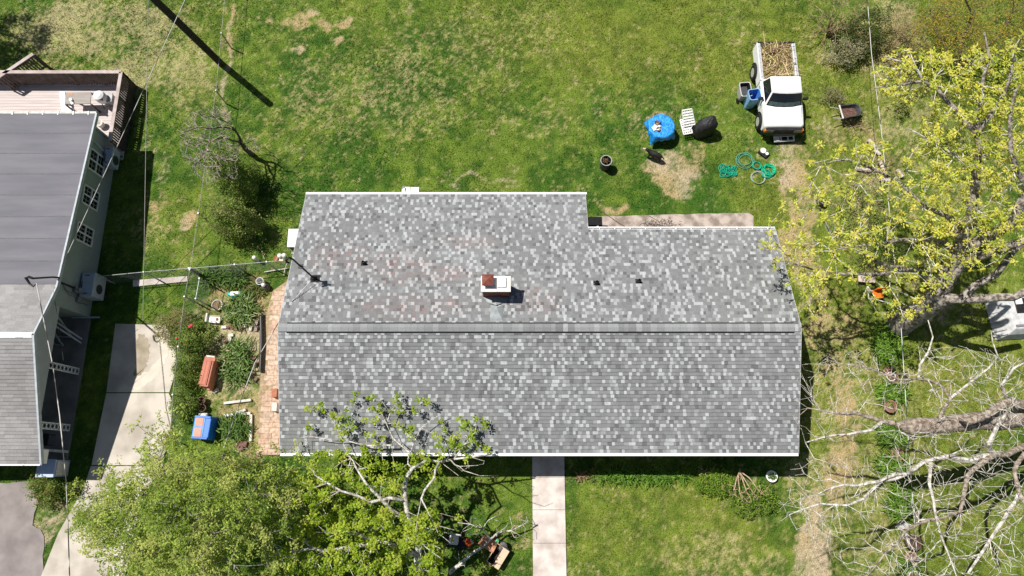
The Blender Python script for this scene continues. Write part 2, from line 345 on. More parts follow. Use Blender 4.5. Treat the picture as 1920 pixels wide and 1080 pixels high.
def brick_path():
    b = M(); x0, x1, y0, y1 = -10.4, -7.72, .55, 8.0; y = y0; r = 0; b.prism(BRICKP, -.05, .012, (.36, .27, .17))
    while y < y1:
        x = x0 + (.11 if r % 2 else 0)
        while x < x1:
            pts = [(x + .006, y + .006), (x + .40, y + .006), (x + .40, y + .20), (x + .006, y + .20)]
            if all(inpoly(np.array([p[0]]), np.array([p[1]]), BRICKP)[0] for p in pts) and random.random() > .03:
                k = random.uniform(.90, 1.09); t = random.random(); c = (.54 * k, (.36 + .05 * t) * k, (.265 + .05 * t) * k)
                b.prism(pts, -.04, .02 + random.uniform(0, .012), c)
            x += .41
        y += .207; r += 1
    struct(b.build('brick_path', vmat('paving_brick', .9, 0, 9, .3)))
brick_path()

# ------------------------------------------------------------------ the main house
RZ, RY, RK = 4.17, 4.77, .325                        # ridge height, ridge line, roof slope
def roof_z(y): return RZ - RK * abs(y - RY)
def roof_at(u, v):                                   # point of the rear roof slope seen at a pixel
    x, y = (u - 960) / F, (540 - v) / F; d = Vector((x, SN + y * CS, -CS + y * SN))
    t = (RZ + RK * RY - CH) / (d.z + RK * d.y); return Vector((0, 0, CH)) + d * t
def shingles(b, x0, x1, xdir_y, y_eave, y_ridge, z_eave, z_ridge, colf, e=.131, wmin=.085, wmax=.175, lift=.028):
    run = y_ridge - y_eave; sl = math.hypot(run, z_ridge - z_eave); n = max(1, round(sl / e))
    for i in range(n):
        ya, yb = y_eave + run * i / n, y_eave + run * (i + 1) / n
        za, zb = z_eave + (z_ridge - z_eave) * i / n, z_eave + (z_ridge - z_eave) * (i + 1) / n
        X0, X1 = (x0(ya), x1(ya)) if callable(x0) else (x0, x1)
        x = X0 - random.uniform(0, wmax)
        lastlight = False
        while x < X1:
            wd = random.uniform(wmin, wmax); a, c = max(x, X0), min(x + wd, X1); x += wd
            if c - a < .01: continue
            col = colf((a + c) / 2, (ya + yb) / 2, wd)
            for _ in range(2):
                if lastlight and col[1] > .3: col = colf((a + c) / 2, (ya + yb) / 2, wd)
            lastlight = col[1] > .3; h = lift + random.uniform(0, .006)
            A = (a, ya, za + h); B = (c, ya, za + h); C = (c, yb, zb + .004); D = (a, yb, zb + .004)
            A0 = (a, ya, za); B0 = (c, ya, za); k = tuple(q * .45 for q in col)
            if run > 0: b.add([A, B, C, D, A0, B0], [(0, 1, 2, 3), (4, 5, 1, 0)], col)
            else: b.add([A, B, C, D, A0, B0], [(3, 2, 1, 0), (0, 1, 5, 4)], col)
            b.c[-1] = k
RUST = [(-4.1, 7.2, 1.5, .9), (-2.4, 6.9, 1.3, .5), (-6.4, 7.6, 1.4, .8), (.9, 5.8, 1.1, .7), (-3.6, 5.6, 2.6, .6), (-1.7, 8.3, 1.5, .4)]
def shingle_col(x, y, wd):
    g = float(fbm(np.array([x]), np.array([y]), 1.6, 63, 3)[0]); t = random.random(); gg = (g - .5)
    if wd < .13 and t < .56 + gg * .2: k = random.uniform(.34, .46); c = (k * .955, k, k * 1.03)
    elif .56 < t < .66: k = random.uniform(.27, .33); c = (k * .96, k, k * 1.02)
    elif t > .91: k = random.uniform(.13, .16); c = (k * .98, k, k * 1.04)
    else: k = random.uniform(.19, .235) * (1 + gg * .3); c = (k * .97, k, k * 1.025)
    if y > RY:
        r = 0
        for cx, cy, rx, ry in RUST: r = max(r, 1.1 - ((x - cx) / rx) ** 2 - ((y - cy) / ry) ** 2)
        if r > 0:
            s = r * random.uniform(.0, .30) * (1.9 if random.random() < .12 else .62); s = min(s, .6)
            c = (c[0] * (1 + .5 * s), c[1] * (1 - .28 * s), c[2] * (1 - .38 * s))
    return c
XL, XR, XM = -8.15, 10.07, 2.90; YF, YR1, YR2 = .56, 8.86, 10.53
def main_house():
    H = thing('bungalow', 'large single storey house in the middle with a mottled grey shingle gable roof', 'house', ((XL + XR) / 2, 4.7, 0))
    b = M(); wallm = mat('pale_siding', (.62, .60, .56), .8, var=.06, scale=4)
    x0, x1, x2, y0, y1, y2 = -7.75, 9.67, 2.5, .95, 8.5, 10.2
    b.prism([(x0, y0), (x1, y0), (x1, y1), (x2, y1), (x2, y2), (x0, y2)], 0, 2.3)
    for x, ye in ((x0, y2), (x1, y1)):               # gable ends
        for dx in (0,):
            poly = [(y0, 2.3), (ye, 2.3), (ye, roof_z(ye) - .12), (RY, RZ - .12), (y0, roof_z(y0) - .12)]
            s = -1 if x < 0 else 1; vs = [(x, p, q) for p, q in poly] + [(x - s * .12, p, q) for p, q in poly]
            n = 5; fs = [tuple(range(n)), tuple(range(2 * n - 1, n - 1, -1))] + [(i, n + i, n + (i + 1) % n, (i + 1) % n) for i in range(n)]
            b.add(vs, fs)
    b.build('wall', wallm, H, fix=True)
    # roof deck (thin slab) with the shingle courses on it
    r = M()
    shingles(r, XL, XR, 0, YF, RY, roof_z(YF), RZ, shingle_col)
    def xa(y): return XL
    def xb(y): return XM if y > YR1 - .001 else XR
    shingles(r, XL, XM, 0, YR2, YR1, roof_z(YR2), roof_z(YR1), shingle_col)
    shingles(r, XL, XR, 0, YR1, RY, roof_z(YR1), RZ, shingle_col)
    roof = r.build('roof', vmat('shingle', .92, 0, 45, .22), H)
    d = M(); t = .16
    for xa_, xb_, ya, yb in ((XL, XR, YF, RY), (XL, XM, RY, YR2), (XM, XR, RY, YR1)):
        za, zb = roof_z(ya) - .004, roof_z(yb) - .004
        top = [(xa_, ya, za), (xb_, ya, za), (xb_, yb, zb), (xa_, yb, zb)]
        d.add(top + [(p[0], p[1], p[2] - t) for p in top], [(0, 1, 2, 3), (7, 6, 5, 4), (0, 4, 5, 1), (1, 5, 6, 2), (2, 6, 7, 3), (3, 7, 4, 0)])
    d.build('roof_deck', mat('shingle_edge', (.14, .14, .145), .9), H)
    c = M(); x = XL + .02; xe = XR - .24              # vented ridge cap
    y = .14
    while x < xe:
        wd = random.uniform(.16, .30); wd = min(wd, xe - x + .001); t_ = random.random(); k = random.uniform(.24, .33) if t_ < .82 else random.uniform(.34, .40) if t_ < .92 else random.uniform(.19, .24); k *= .92; col = (k * .96, k, k * 1.02)
        z0 = roof_z(RY + y) + .055; z1 = RZ + .055; X2 = x + wd - .003
        c.add([(x, RY - y, z0), (X2, RY - y, z0), (X2, RY, z1), (x, RY, z1), (X2, RY + y, z0), (x, RY + y, z0)], [(0, 1, 2, 3), (3, 2, 4, 5)], col)
        x += wd
    for s in (-1, 1):
        q = [(XL + .02, RY + s * y, roof_z(RY + y) + .052), (xe, RY + s * y, roof_z(RY + y) + .052), (xe, RY + s * (y + .0), roof_z(RY + y) - .01), (XL + .02, RY + s * y, roof_z(RY + y) - .01)]
        c.add(q, [(0, 1, 2, 3)], (.02, .02, .022))
        # the dark vent slot beside the cap
        c.add([(XL + .30, RY + s * y, roof_z(RY + y) + .03), (xe, RY + s * y, roof_z(RY + y) + .03), (xe, RY + s * (y + .05), roof_z(RY + y + .05) + .029), (XL + .30, RY + s * (y + .05), roof_z(RY + y + .05) + .029)], [(0, 1, 2, 3) if s < 0 else (3, 2, 1, 0)], (.02, .02, .022))
    c.build('ridge_cap', MATS['shingle'], H)
    def gutter(name, xa_, xb_, y, s, z):
        g = M(); o = .12; hgt = .11                   # trough: back, bottom, front lip
        g.box(((xa_ + xb_) / 2, y + s * .012, z - hgt / 2), (xb_ - xa_, .018, hgt + .02))
        g.box(((xa_ + xb_) / 2, y + s * (o - .012), z - hgt / 2 + .005), (xb_ - xa_, .034, hgt))
        g.box(((xa_ + xb_) / 2, y + s * o / 2, z - hgt + .008), (xb_ - xa_, o - .05, .014))
        for x_ in (xa_, xb_): g.box((x_, y + s * o / 2, z - hgt / 2), (.012, o, hgt))
        return g.build(name, WHITE, H)
    # front and rear left: flat white eave trim; rear right: open gutter with hangers
    f = M(); f.box(((XL + XR) / 2, YF - .055, roof_z(YF) - .055), (XR - XL, .11, .13)); f.build('front_gutter', WHITE, H, bevel=.012)
    f = M(); f.box(((XL + XM) / 2 + .02, YR2 + .05, roof_z(YR2) - .05), (XM - XL + .1, .10, .12)); f.build('rear_gutter', WHITE, H, bevel=.012)
    g = gutter('rear_gutter', XM + .02, XR, YR1, 1, roof_z(YR1) - .02)
    x = XM + .45
    while x < XR - .1: M().box((x, YR1 + .06, roof_z(YR1) - .012), (.035, .115, .02)).build('gutter_hanger', WHITE, g); x += .585
    ds = M(); ds.tube([(XM + .2, YR1 + .07, roof_z(YR1) - .1), (XM + .42, YR1 + .2, roof_z(YR1) - .22), (XM + .42, YR1 + .2, .1)], .035, 8); ds.build('downpipe', WHITE, H)
    gt = mat('grey_trim', (.50, .50, .51), .6, var=.06)
    for x_, ye in ((XL, YR2), (XR, YR1)):
        s = -1 if x_ < 0 else 1
        for ya in (YF, ye): M().bar((x_ + s * .012, ya, roof_z(ya) - .075), (x_ + s * .012, RY, RZ - .075), .02, .15).build('rake_board', gt, H)
    M().bar((XM + .012, YR1, roof_z(YR1) - .075), (XM + .012, YR2, roof_z(YR2) - .075), .02, .15).build('rake_board', gt, H)
    # front door and windows under the eave
    dr = M(); dr.box((1.42, .93, 1.06), (.95, .06, 2.06)); do = dr.build('door', mat('door_paint', (.34, .10, .08), .5), H)
    k = M(); k.tube([(1.75, .9, 1.02), (1.75, .84, 1.02)], .03, 8); k.build('handle', STEEL, do)
    for xw in (-5.6, -2.4, 4.6, 7.6):
        wf = M()
        for a, bb in (((xw - .65, .93, .95), (xw + .65, .93, .95)), ((xw - .65, .93, 2.05), (xw + .65, .93, 2.05)), ((xw - .65, .93, .91), (xw - .65, .93, 2.09)), ((xw + .65, .93, .91), (xw + .65, .93, 2.09)), ((xw, .93, .95), (xw, .93, 2.05))): wf.bar(a, bb, .06, .08)
        wo = wf.build('window', WHITE, H); p = M(); p.box((xw, .94, 1.5), (1.3, .02, 1.1)); p.build('pane', GLASS, wo)
    # chimney
    cx, cy = -.56, 6.20; zt = 4.72
    st = M(); n = 22
    for i in range(n):
        z0 = 3.45 + (zt - .07 - 3.45) * i / n; z1 = 3.45 + (zt - .07 - 3.45) * (i + 1) / n - .008
        x = -.5
        off = .1 if i % 2 else 0
        st.box((cx, cy, (z0 + z1) / 2), (.93, .48, z1 - z0))
        st.box((cx, cy, z1 + .004), (.90, .45, .009))
    ch = st.build('chimney', BRICK, H)
    cr = M(); cr.box((cx, cy, zt - .035), (1.03, .56, .075)); cr.box((cx, cy, zt + .006), (.9, .44, .012)); cr.build('crown', mat('mortar_crown', (.80, .77, .72), .9, var=.10, scale=7, bump=.3), ch, bevel=.015)
    cp = M(); zc = zt + .24; px, py = cx - .27, cy + .075; s_ = .20
    for i, j in ((-1, -1), (1, -1), (1, 1), (-1, 1)): cp.bar((px + i * .14, py + j * .14, zt), (px + i * .14, py + j * .14, zc), .02, .02)
    cp.add([(px - s_, py - s_, zc), (px + s_, py - s_, zc), (px + s_, py + s_, zc), (px - s_, py + s_, zc), (px, py, zc + .10), (px - s_, py - s_, zc - .02), (px + s_, py - s_, zc - .02), (px + s_, py + s_, zc - .02), (px - s_, py + s_, zc - .02)],
           [(0, 1, 4), (1, 2, 4), (2, 3, 4), (3, 0, 4), (5, 6, 1, 0), (6, 7, 2, 1), (7, 8, 3, 2), (8, 5, 0, 3), (8, 7, 6, 5)])
    cp.build('flue_hood', mat('rusty_steel', (.20, .062, .045), .6, var=.25, scale=6), ch)
    ld = M(); ld.box((cx + .20, cy + .05, zt + .04), (.30, .36, .07)); ld.build('flue_lid', WHITE, ch, bevel=.008)
    # saddle flashing on the uphill side
    fl = M(); yb = cy - .25; ring = []
    zb = roof_z(yb); pts = []
    for i in range(9):
        a = PI * i / 8; pts.append((cx + .02 + .22 * math.cos(a) , yb - .30 - .12 * math.sin(a)))
    top = [(p[0], p[1], roof_z(p[1]) + .03) for p in pts]
    fl.add(top + [(cx - .20, yb - .95, roof_z(yb - .95) + .028), (cx + .24, yb - .95, roof_z(yb - .95) + .028), (cx + .02, yb - .42, roof_z(yb - .42) + .12)], [(i + 1, i, 11) for i in range(8)] + [(8, 11, 9), (9, 11, 10), (10, 11, 0)])
    fl.add([(cx - .47, yb, zb + .02), (cx + .47, yb, zb + .02), (cx + .3, yb - .2, roof_z(yb - .2) + .025), (cx, yb - .34, roof_z(yb - .34) + .10), (cx - .3, yb - .2, roof_z(yb - .2) + .025), (cx, yb, zb + .16)], [(1, 0, 5), (0, 4, 5), (4, 3, 5), (3, 2, 5), (2, 1, 5)])
    fl.build('saddle_flashing', mat('lead_flashing', (.27, .30, .31), .6, .1, .2, 6), ch)
    for (u, v) in ((683, 494), (1118, 531), (1197, 528)):
        p = roof_at(u, v); q = M()
        R = Matrix.Rotation(-math.atan(RK), 3, 'X')
        q.box(p + Vector((0, 0, .02)), (.22, .20, .02), R=R); q.lathe([(.085, .0), (.07, .10), (.05, .14), (.048, .24), (.04, .24), (.04, .12)], p, 12)
        q.build('vent_pipe', BLPLAS, H)
    # service mast
    p = roof_at(590, 523); top = at(549, 486, 5.35); m_ = M()
    b0 = p + Vector((0, 0, -.05)); m_.tube([b0, p.lerp(top, .5), top], .032, 10)
    hook = [top, top + Vector((-.10, .03, .10)), top + Vector((-.20, -.02, .06)), top + Vector((-.22, -.08, -.06)), top + Vector((-.14, -.1, -.12))]
    m_.tube(hook, [.035, .04, .045, .04, .03], 8)
    mo = m_.build('service_mast', BLPLAS, H)
    m_ = M(); m_.box(p + Vector((.02, 0, .03)), (.34, .30, .02), R=Matrix.Rotation(-math.atan(RK), 3, 'X')); m_.lathe([(.12, .02), (.09, .10), (.045, .20)], p, 12); m_.build('mast_boot', BLACK, mo)
    m_ = M(); q = p.lerp(top, .66); m_.box(q, (.16, .16, .06)); m_.build('clamp', BLPLAS, mo)
main_house()

# ------------------------------------------------------------------ the house at the left
LX, LWX = -17.0, -17.4
def left_house():
    H = thing('grey_house', 'grey green sided house at the left edge with flat rear roof and side porch', 'house', (-21, 7, 0))
    wm = mat('sage_siding', (.31, .355, .35), .75, var=.05, scale=2.5)
    lwm = mat('grey_gable', (.40, .43, .455), .75, var=.05, scale=2.5)
    yN, yK, yR, yS = 14.05, 6.55, 4.62, .19; zN, zK, zR, zS = 2.38, 2.93, 3.68, 2.10; XW = -40
    def rz(y):
        P_ = [(yS, zS), (yR, zR), (yK, zK), (yN, zN)]
        for (a, za), (b_, zb) in zip(P_, P_[1:]):
            if y <= b_: return za + (zb - za) * (y - a) / (b_ - a)
        return zN
    def wall(b, poly, x0, x1):
        n = len(poly); vs = [(x1, p, q) for p, q in poly] + [(x0, p, q) for p, q in poly]
        b.add(vs, [tuple(range(n)), tuple(range(2 * n - 1, n - 1, -1))] + [(i, n + i, n + (i + 1) % n, (i + 1) % n) for i in range(n)])
    b = M(); wall(b, [(6.05, 0), (13.75, 0), (13.75, rz(13.75) - .1), (6.55, rz(6.55) - .1), (6.05, rz(6.05) - .1)], LWX - .15, LWX)
    b.box((-28.7, 13.68, 1.15), (22.28, .14, 2.3)); b.box((-18.6, 6.12, 1.2), (2.1, .14, 2.4))
    b.box((-19.6, 3.3, 1.0), (.14, 5.5, 2.0)); b.box((-29.7, .62, 1.0), (20.06, .14, 2.0))
    b.build('wall', wm, H, fix=True)
    g = M(); wall(g, [(.45, 1.93), (6.045, 1.93), (6.045, rz(6.045) - .1), (yR, zR - .1), (.45, rz(.45) - .1)], LWX - .12, LWX + .004); g.build('gable', lwm, H, fix=True)
    c = M(); c.box((-18.5, 3.3, 1.99), (2.05, 5.2, .05)); c.build('porch_ceiling', lwm, H)
    f = M(); f.prism([(-19.6, .3), (-17.33, .3), (-17.33, 6.03), (-19.6, 6.03)], -.05, .10); f.build('porch_floor', mat('porch_concrete', (.20, .19, .185), .9, var=.25, scale=1.5, det=8), H)
    # rear membrane roof
    r = M(); t = .12
    def slab_(b, ya, za, yb, zb, xa=XW, xb=LX, t=.12, o=0):
        top = [(xa, ya, za + o), (xb, ya, za + o), (xb, yb, zb + o), (xa, yb, zb + o)]
        b.add(top + [(p[0], p[1], p[2] - t) for p in top], [(0, 1, 2, 3), (7, 6, 5, 4), (0, 4, 5, 1), (1, 5, 6, 2), (2, 6, 7, 3), (3, 7, 4, 0)])
    slab_(r, yK + .12, zK + .02, yN, zN); 
    r.build('rear_roof', mat('roof_membrane', (.145, .145, .165), .8, scale=.9, col2=(.185, .182, .205), det=7, bump=.15, bscale=12, stretch=(.5, 3, 1)), H)
    sm = M()
    for i in range(1, 8):
        y = yK + .12 + (yN - yK - .12) * i / 8; z = zK + .02 + (zN - zK - .02) * i / 8
        sm.add([(XW, y - .02, z + .006), (LX, y - .02, z + .006), (LX, y + .02, z + .003), (XW, y + .02, z + .003)], [(0, 1, 2, 3)])
    sm.build('roof_seam', mat('membrane_seam', (.140, .139, .155), .8, var=.1), H)
    def gcol(k0):
        def f_(x, y, wd):
            q = float(fbm(np.array([x]), np.array([y]), 1.1, 12, 4)[0]); k = k0 * (.72 + .55 * q) * random.uniform(.88, 1.12); return (k * 1.02, k, k * 1.0)
        return f_
    s = M(); slab_(s, yS, zS - .004, yR, zR - .004); slab_(s, yR, zR - .004, yK + .12, zK - .03)
    for i in range(len(s.c)): s.c[i] = (.2, .2, .2)
    shingles(s, -28, LX, 0, yS, yR, zS, zR, gcol(.265), e=.135, wmin=.25, wmax=.4); shingles(s, -28, LX, 0, yK + .12, yR, zK - .03, zR, gcol(.29), e=.135, wmin=.25, wmax=.4)
    s.build('shingle_roof', MATS['shingle'], H)
    rc = M(); rc.add([(XW, yR - .13, zR - .02), (LX - .02, yR - .13, zR - .02), (LX - .02, yR, zR + .03), (XW, yR, zR + .03), (LX - .02, yR + .13, zR - .03), (XW, yR + .13, zR - .03)], [(0, 1, 2, 3), (3, 2, 4, 5)]); rc.build('ridge_cap', OFFW if False else WHITE, H)
    for (ya, za), (yb, zb) in (((yS, zS), (yR, zR)), ((yR, zR), (yK, zK)), ((yK, zK), (yN, zN))): M().bar((LX + .03, ya, za - .05), (LX + .03, yb, zb - .05), .07, .15).build('rake_board', mat('grey_blue_trim', (.44, .48, .52), .6, var=.12, scale=5), H)
    gu = M(); gu.box(((XW + LX) / 2, yS - .03, zS - .05), (LX - XW, .06, .11)); go = gu.build('front_gutter', WHITE, H)
    x = -17.6
    while x > -26: M().box((x, yS - .005, zS + .01), (.05, .10, .03)).build('gutter_hanger', WHITE, go); x -= 1.1
    gu = M(); gu.box(((XW + LX) / 2, yN + .05, zN - .06), (LX - XW, .10, .10)); go = gu.build('rear_gutter', OFFW, H)
    x = -17.3
    while x > -26: M().box((x, yN + .02, zN + .004), (.05, .16, .025)).build('gutter_hanger', WHITE, go); x -= .62
    for yc, z0, z1, wy in ((12.38, .75, 1.78, .86), (10.82, .74, 1.77, .76), (9.23, .72, 1.77, .71)):
        fr = M(); y0, y1 = yc - wy / 2, yc + wy / 2; x = LWX + .03
        for a, q in (((x, y0 - .03, z0), (x, y1 + .03, z0)), ((x, y0 - .03, z1), (x, y1 + .03, z1)), ((x, y0, z0), (x, y0, z1)), ((x, y1, z0), (x, y1, z1)), ((x, yc, z0), (x, yc, z1)), ((x + .006, y0, (z0 + z1) / 2), (x + .006, y1, (z0 + z1) / 2))): fr.bar(a, q, .055, .055)
        fo = fr.build('window', WHITE, H)
        p = M(); p.box((LWX + .012, yc, (z0 + z1) / 2), (.012, wy, z1 - z0)); p.build('pane', GLASS, fo)
        mu = M()
        for k in (.25, .75): mu.bar((x - .008, y0 + wy * k, z0), (x - .008, y0 + wy * k, z1), .018, .018)
        for k in (.25, .75): mu.bar((x - .006, y0, z0 + (z1 - z0) * k), (x - .006, y1, z0 + (z1 - z0) * k), .018, .018)
        mu.build('muntin', mat('muntin_grey', (.36, .37, .38), .6), fo)
    co = M(); co.bar((LWX + .03, 13.2, 1.95), (LWX + .03, 13.2 - .12, .95), .07, .05); co.bar((LWX + .03, 13.08, .95), (LWX + .03, 13.05, .4), .07, .05); co.build('line_cover', mat('line_cover_grey', (.50, .54, .54), .6), H)
    cb = M(); cb.bar((LWX + .02, 13.78, 0), (LWX + .02, 13.78, 2.2), .08, .08); cb.build('corner_board', mat('corner_grey', (.36, .41, .42), .7), H)
    # iron lattice porch posts
    for yc in (3.80, 1.58):
        q = M(); x = LWX - .02; z0, z1 = .1, 1.95
        for s_ in (-.12, .12): q.bar((x, yc + s_, z0), (x, yc + s_, z1), .028, .028)
        n = 4
        for i in range(n):
            a = z0 + (z1 - z0) * i / n; h_ = (z1 - z0) / n
            q.bar((x, yc - .12, a), (x, yc + .12, a), .02, .02)
            pts = [(x, yc + .105 * math.sin(2 * PI * k / 12), a + h_ * k / 12) for k in range(13)]; q.tube(pts, .013, 6)
            pts = [(x, yc - .105 * math.sin(2 * PI * k / 12), a + h_ * k / 12) for k in range(13)]; q.tube(pts, .013, 6)
            for e in (-.06, .06): q.tube([(x, yc + e + .035 * math.cos(k * PI / 4), a + h_ * .5 + .05 * math.sin(k * PI / 4)) for k in range(8)], .01, 5, closed=True)
        q.build('porch_post', WHITE, H)
    # meter, conduits, service mast
    ms = M(); base = atx(105, 535, LWX + .08); top = at(62, 522, 4.6)
    foot = Vector((LWX + .06, 6.95, 1.35)); ms.tube([foot, Vector((LWX + .07, 6.93, 2.3)), Vector((-17.0 + .08, 6.92, 2.95)), Vector((-17.05, 6.9, 3.1)), top], .034, 8)
    d = Vector((-.12, .04, .04)); ms.tube([top, top + d, top + d * 1.6 + Vector((-.06, -.04, -.05)), top + Vector((-.14, -.18, -.1)), top + Vector((-.02, -.26, -.12)), top + Vector((.05, -.2, -.1))], [.04, .05, .05, .035, .03, .02], 8)
    mo = ms.build('service_mast', BLPLAS, H)
    mt = M(); mt.box((LWX + .08, 6.9, 1.2), (.13, .24, .36)); mt.tube([(LWX + .14, 6.9, 1.24), (LWX + .24, 6.9, 1.24)], .085, 12); mt.box((LWX + .07, 6.55, .95), (.11, .22, .3)); mt.build('meter_box', mat('meter_grey', (.24, .27, .27), .5, .2), H)
    cd = M(); cd.tube([(LWX + .05, 6.75, 1.9), (LWX + .05, 6.72, 1.2), (LWX + .05, 6.5, .9), (LWX + .05, 6.48, .3)], .018, 6); cd.tube([(LWX + .04, 7.0, 2.2), (LWX + .05, 6.62, 1.6), (LWX + .05, 6.6, 1.0)], .014, 6); cd.build('conduit', mat('conduit_grey', (.15, .17, .17), .5), H)
    po = M(); po.box((-17.05, .45, 1.95), (.14, .5, .34)); po.build('beam_end', WHITE, H)
left_house()

# deck behind the grey house
def deck():
    D = thing('deck', 'weathered wooden deck with slatted railings behind the grey house', 'deck', (-20, 15.5, 0))
    xr, yn, ys = -17.0, 16.75, 13.85; zf = .16; dm = mat('deck_board', (.50, .435, .42), .85, scale=2.2, col2=(.63, .565, .55), det=8, stretch=(.4, 6, 1), ramp=(.3, .7))
    f = M(); y = ys - .05
    while y < yn - .02: f.box((-23.6, y + .065, zf - .02), (13.1, .134, .035)); y += .142
    f.box((-17.03, 14.9, zf - .01), (.10, 3.7, .05))
    y = 13.1
    f.box((-17.2, 13.5, zf - .022), (.36, .66, .03)); f.build('floor', dm, D)
    rm = mat('rail_wood', (.40, .33, .31), .85, scale=3, col2=(.56, .48, .46), det=6); dk = mat('rail_slat', (.16, .12, .11), .85, var=.3, scale=4)
    def rail(a, b, slats=True):
        a, b = Vector(a), Vector(b); L = (b - a).length; d = (b - a).normalized(); n = Vector((-d.y, d.x, 0))
        t = M(); t.bar(a + Vector((0, 0, 1.14)), b + Vector((0, 0, 1.14)), .15, .04); ro = t.build('railing', rm, D)
        s = M(); s.bar(a + Vector((0, 0, 1.06)), b + Vector((0, 0, 1.06)), .04, .09); s.bar(a + Vector((0, 0, .26)), b + Vector((0, 0, .26)), .04, .09)
        k = .08
        while k < L: s.box(a + d * k + n * .03 + Vector((0, 0, .66)), (.055, .055, .92), rot=math.atan2(d.y, d.x)); k += .115
        k = 0
        while k <= L + .01: s.box(a + d * min(k, L) + Vector((0, 0, .55)), (.10, .10, 1.1), rot=math.atan2(d.y, d.x)); k += 1.22
        s.build('balusters', dk, ro)
    rail((-17.05, yn, 0), (-22.4, yn, 0)); rail((-17.05, yn, 0), (-17.05, 13.45, 0))
    rail((-21.05, yn + .9, 0), (-22.4, yn - .3, 0)) ; rail((-22.4, yn, 0), (-28, yn, 0))
    k_ = M(); k_.box((-16.985, 15.1, .30), (.03, 3.3, .60)); k_.build('skirt', mat('skirt_dark', (.06, .045, .04), .85, var=.3, scale=4), D)
    # steps at the west
    s = M()
    for i in range(2): s.box((-21.9, yn + .3 + .28 * i, .12 - .05 * i), (1.2, .26, .04))
    s.build('step', dm, D)
deck()

# ------------------------------------------------------------------ vegetation builders
def leaves(centers, R, per, size, aspect, cols, up=.5, squash=1.0, jitter=.25, star=0):
    """Leaf quads round cluster centres -> (verts, colours)"""
    C = np.asarray(centers, float); n = len(C) * per
    c = np.repeat(C, per, 0); d = RNG.normal(size=(n, 3)); d /= np.linalg.norm(d, axis=1)[:, None]
    rad = R * RNG.random(n) ** .5; off = d * rad[:, None]; off[:, 2] *= squash; p = c + off
    nrm = RNG.normal(size=(n, 3)); nrm[:, 2] = np.abs(nrm[:, 2]) + up * 2; nrm /= np.linalg.norm(nrm, axis=1)[:, None]
    t = d if star else RNG.normal(size=(n, 3)); t = t - nrm * (t * nrm).sum(1)[:, None]; t /= np.linalg.norm(t, axis=1)[:, None] + 1e-9
    b = np.cross(nrm, t); s = size * RNG.uniform(.65, 1.3, n)[:, None]
    V = np.stack([p - t * s, p + b * s * aspect - t * s * .1, p + t * s, p - b * s * aspect - t * s * .1], 1)
    cols = np.asarray(cols, float); k = RNG.integers(0, len(cols), len(C)); col = np.repeat(cols[k], per, 0)
    col = col * RNG.uniform(1 - jitter, 1 + jitter, n)[:, None] * (1 + RNG.normal(size=(n, 3)) * .05)
    return V, np.clip(col, 0, .9)
def limb_nodes(limbs, step=.35):
    """limbs: list of (points, r0, r1[, 'join']) -> nodes, parents, fixed radii"""
    N = []; P_ = []; Rf = []
    for lb in limbs:
        pts, r0, r1 = [Vector(p) for p in lb[0]], lb[1], lb[2]
        prev = -1
        if N and len(lb) < 4:                        # join to the nearest limb node
            prev = min(range(len(N)), key=lambda i: (N[i] - pts[0]).length)
        L = sum((b - a).length for a, b in zip(pts, pts[1:])); acc = 0
        seq = [(pts[0], 0)]
        for i, (a, b) in enumerate(zip(pts, pts[1:])):
            p0 = pts[i - 1] if i else a; p3 = pts[i + 2] if i + 2 < len(pts) else b
            k = max(1, int((b - a).length / step))
            for j in range(1, k + 1):
                t = j / k; q = .5 * ((2 * a) + (b - p0) * t + (2 * p0 - 5 * a + 4 * b - p3) * t * t + (3 * a - p0 - 3 * b + p3) * t ** 3)
                if j < k or i < len(pts) - 2: q = q + Vector((random.uniform(-1, 1), random.uniform(-1, 1), random.uniform(-1, 1))) * .045
                seq.append((q, acc + (b - a).length * t))
            acc += (b - a).length
        for q, s in seq:
            if s == 0 and prev >= 0 and (N[prev] - q).length < .12: continue
            N.append(q); P_.append(prev); Rf.append(r0 + (r1 - r0) * (s / max(L, .01)) ** .8); prev = len(N) - 1
    return N, P_, Rf
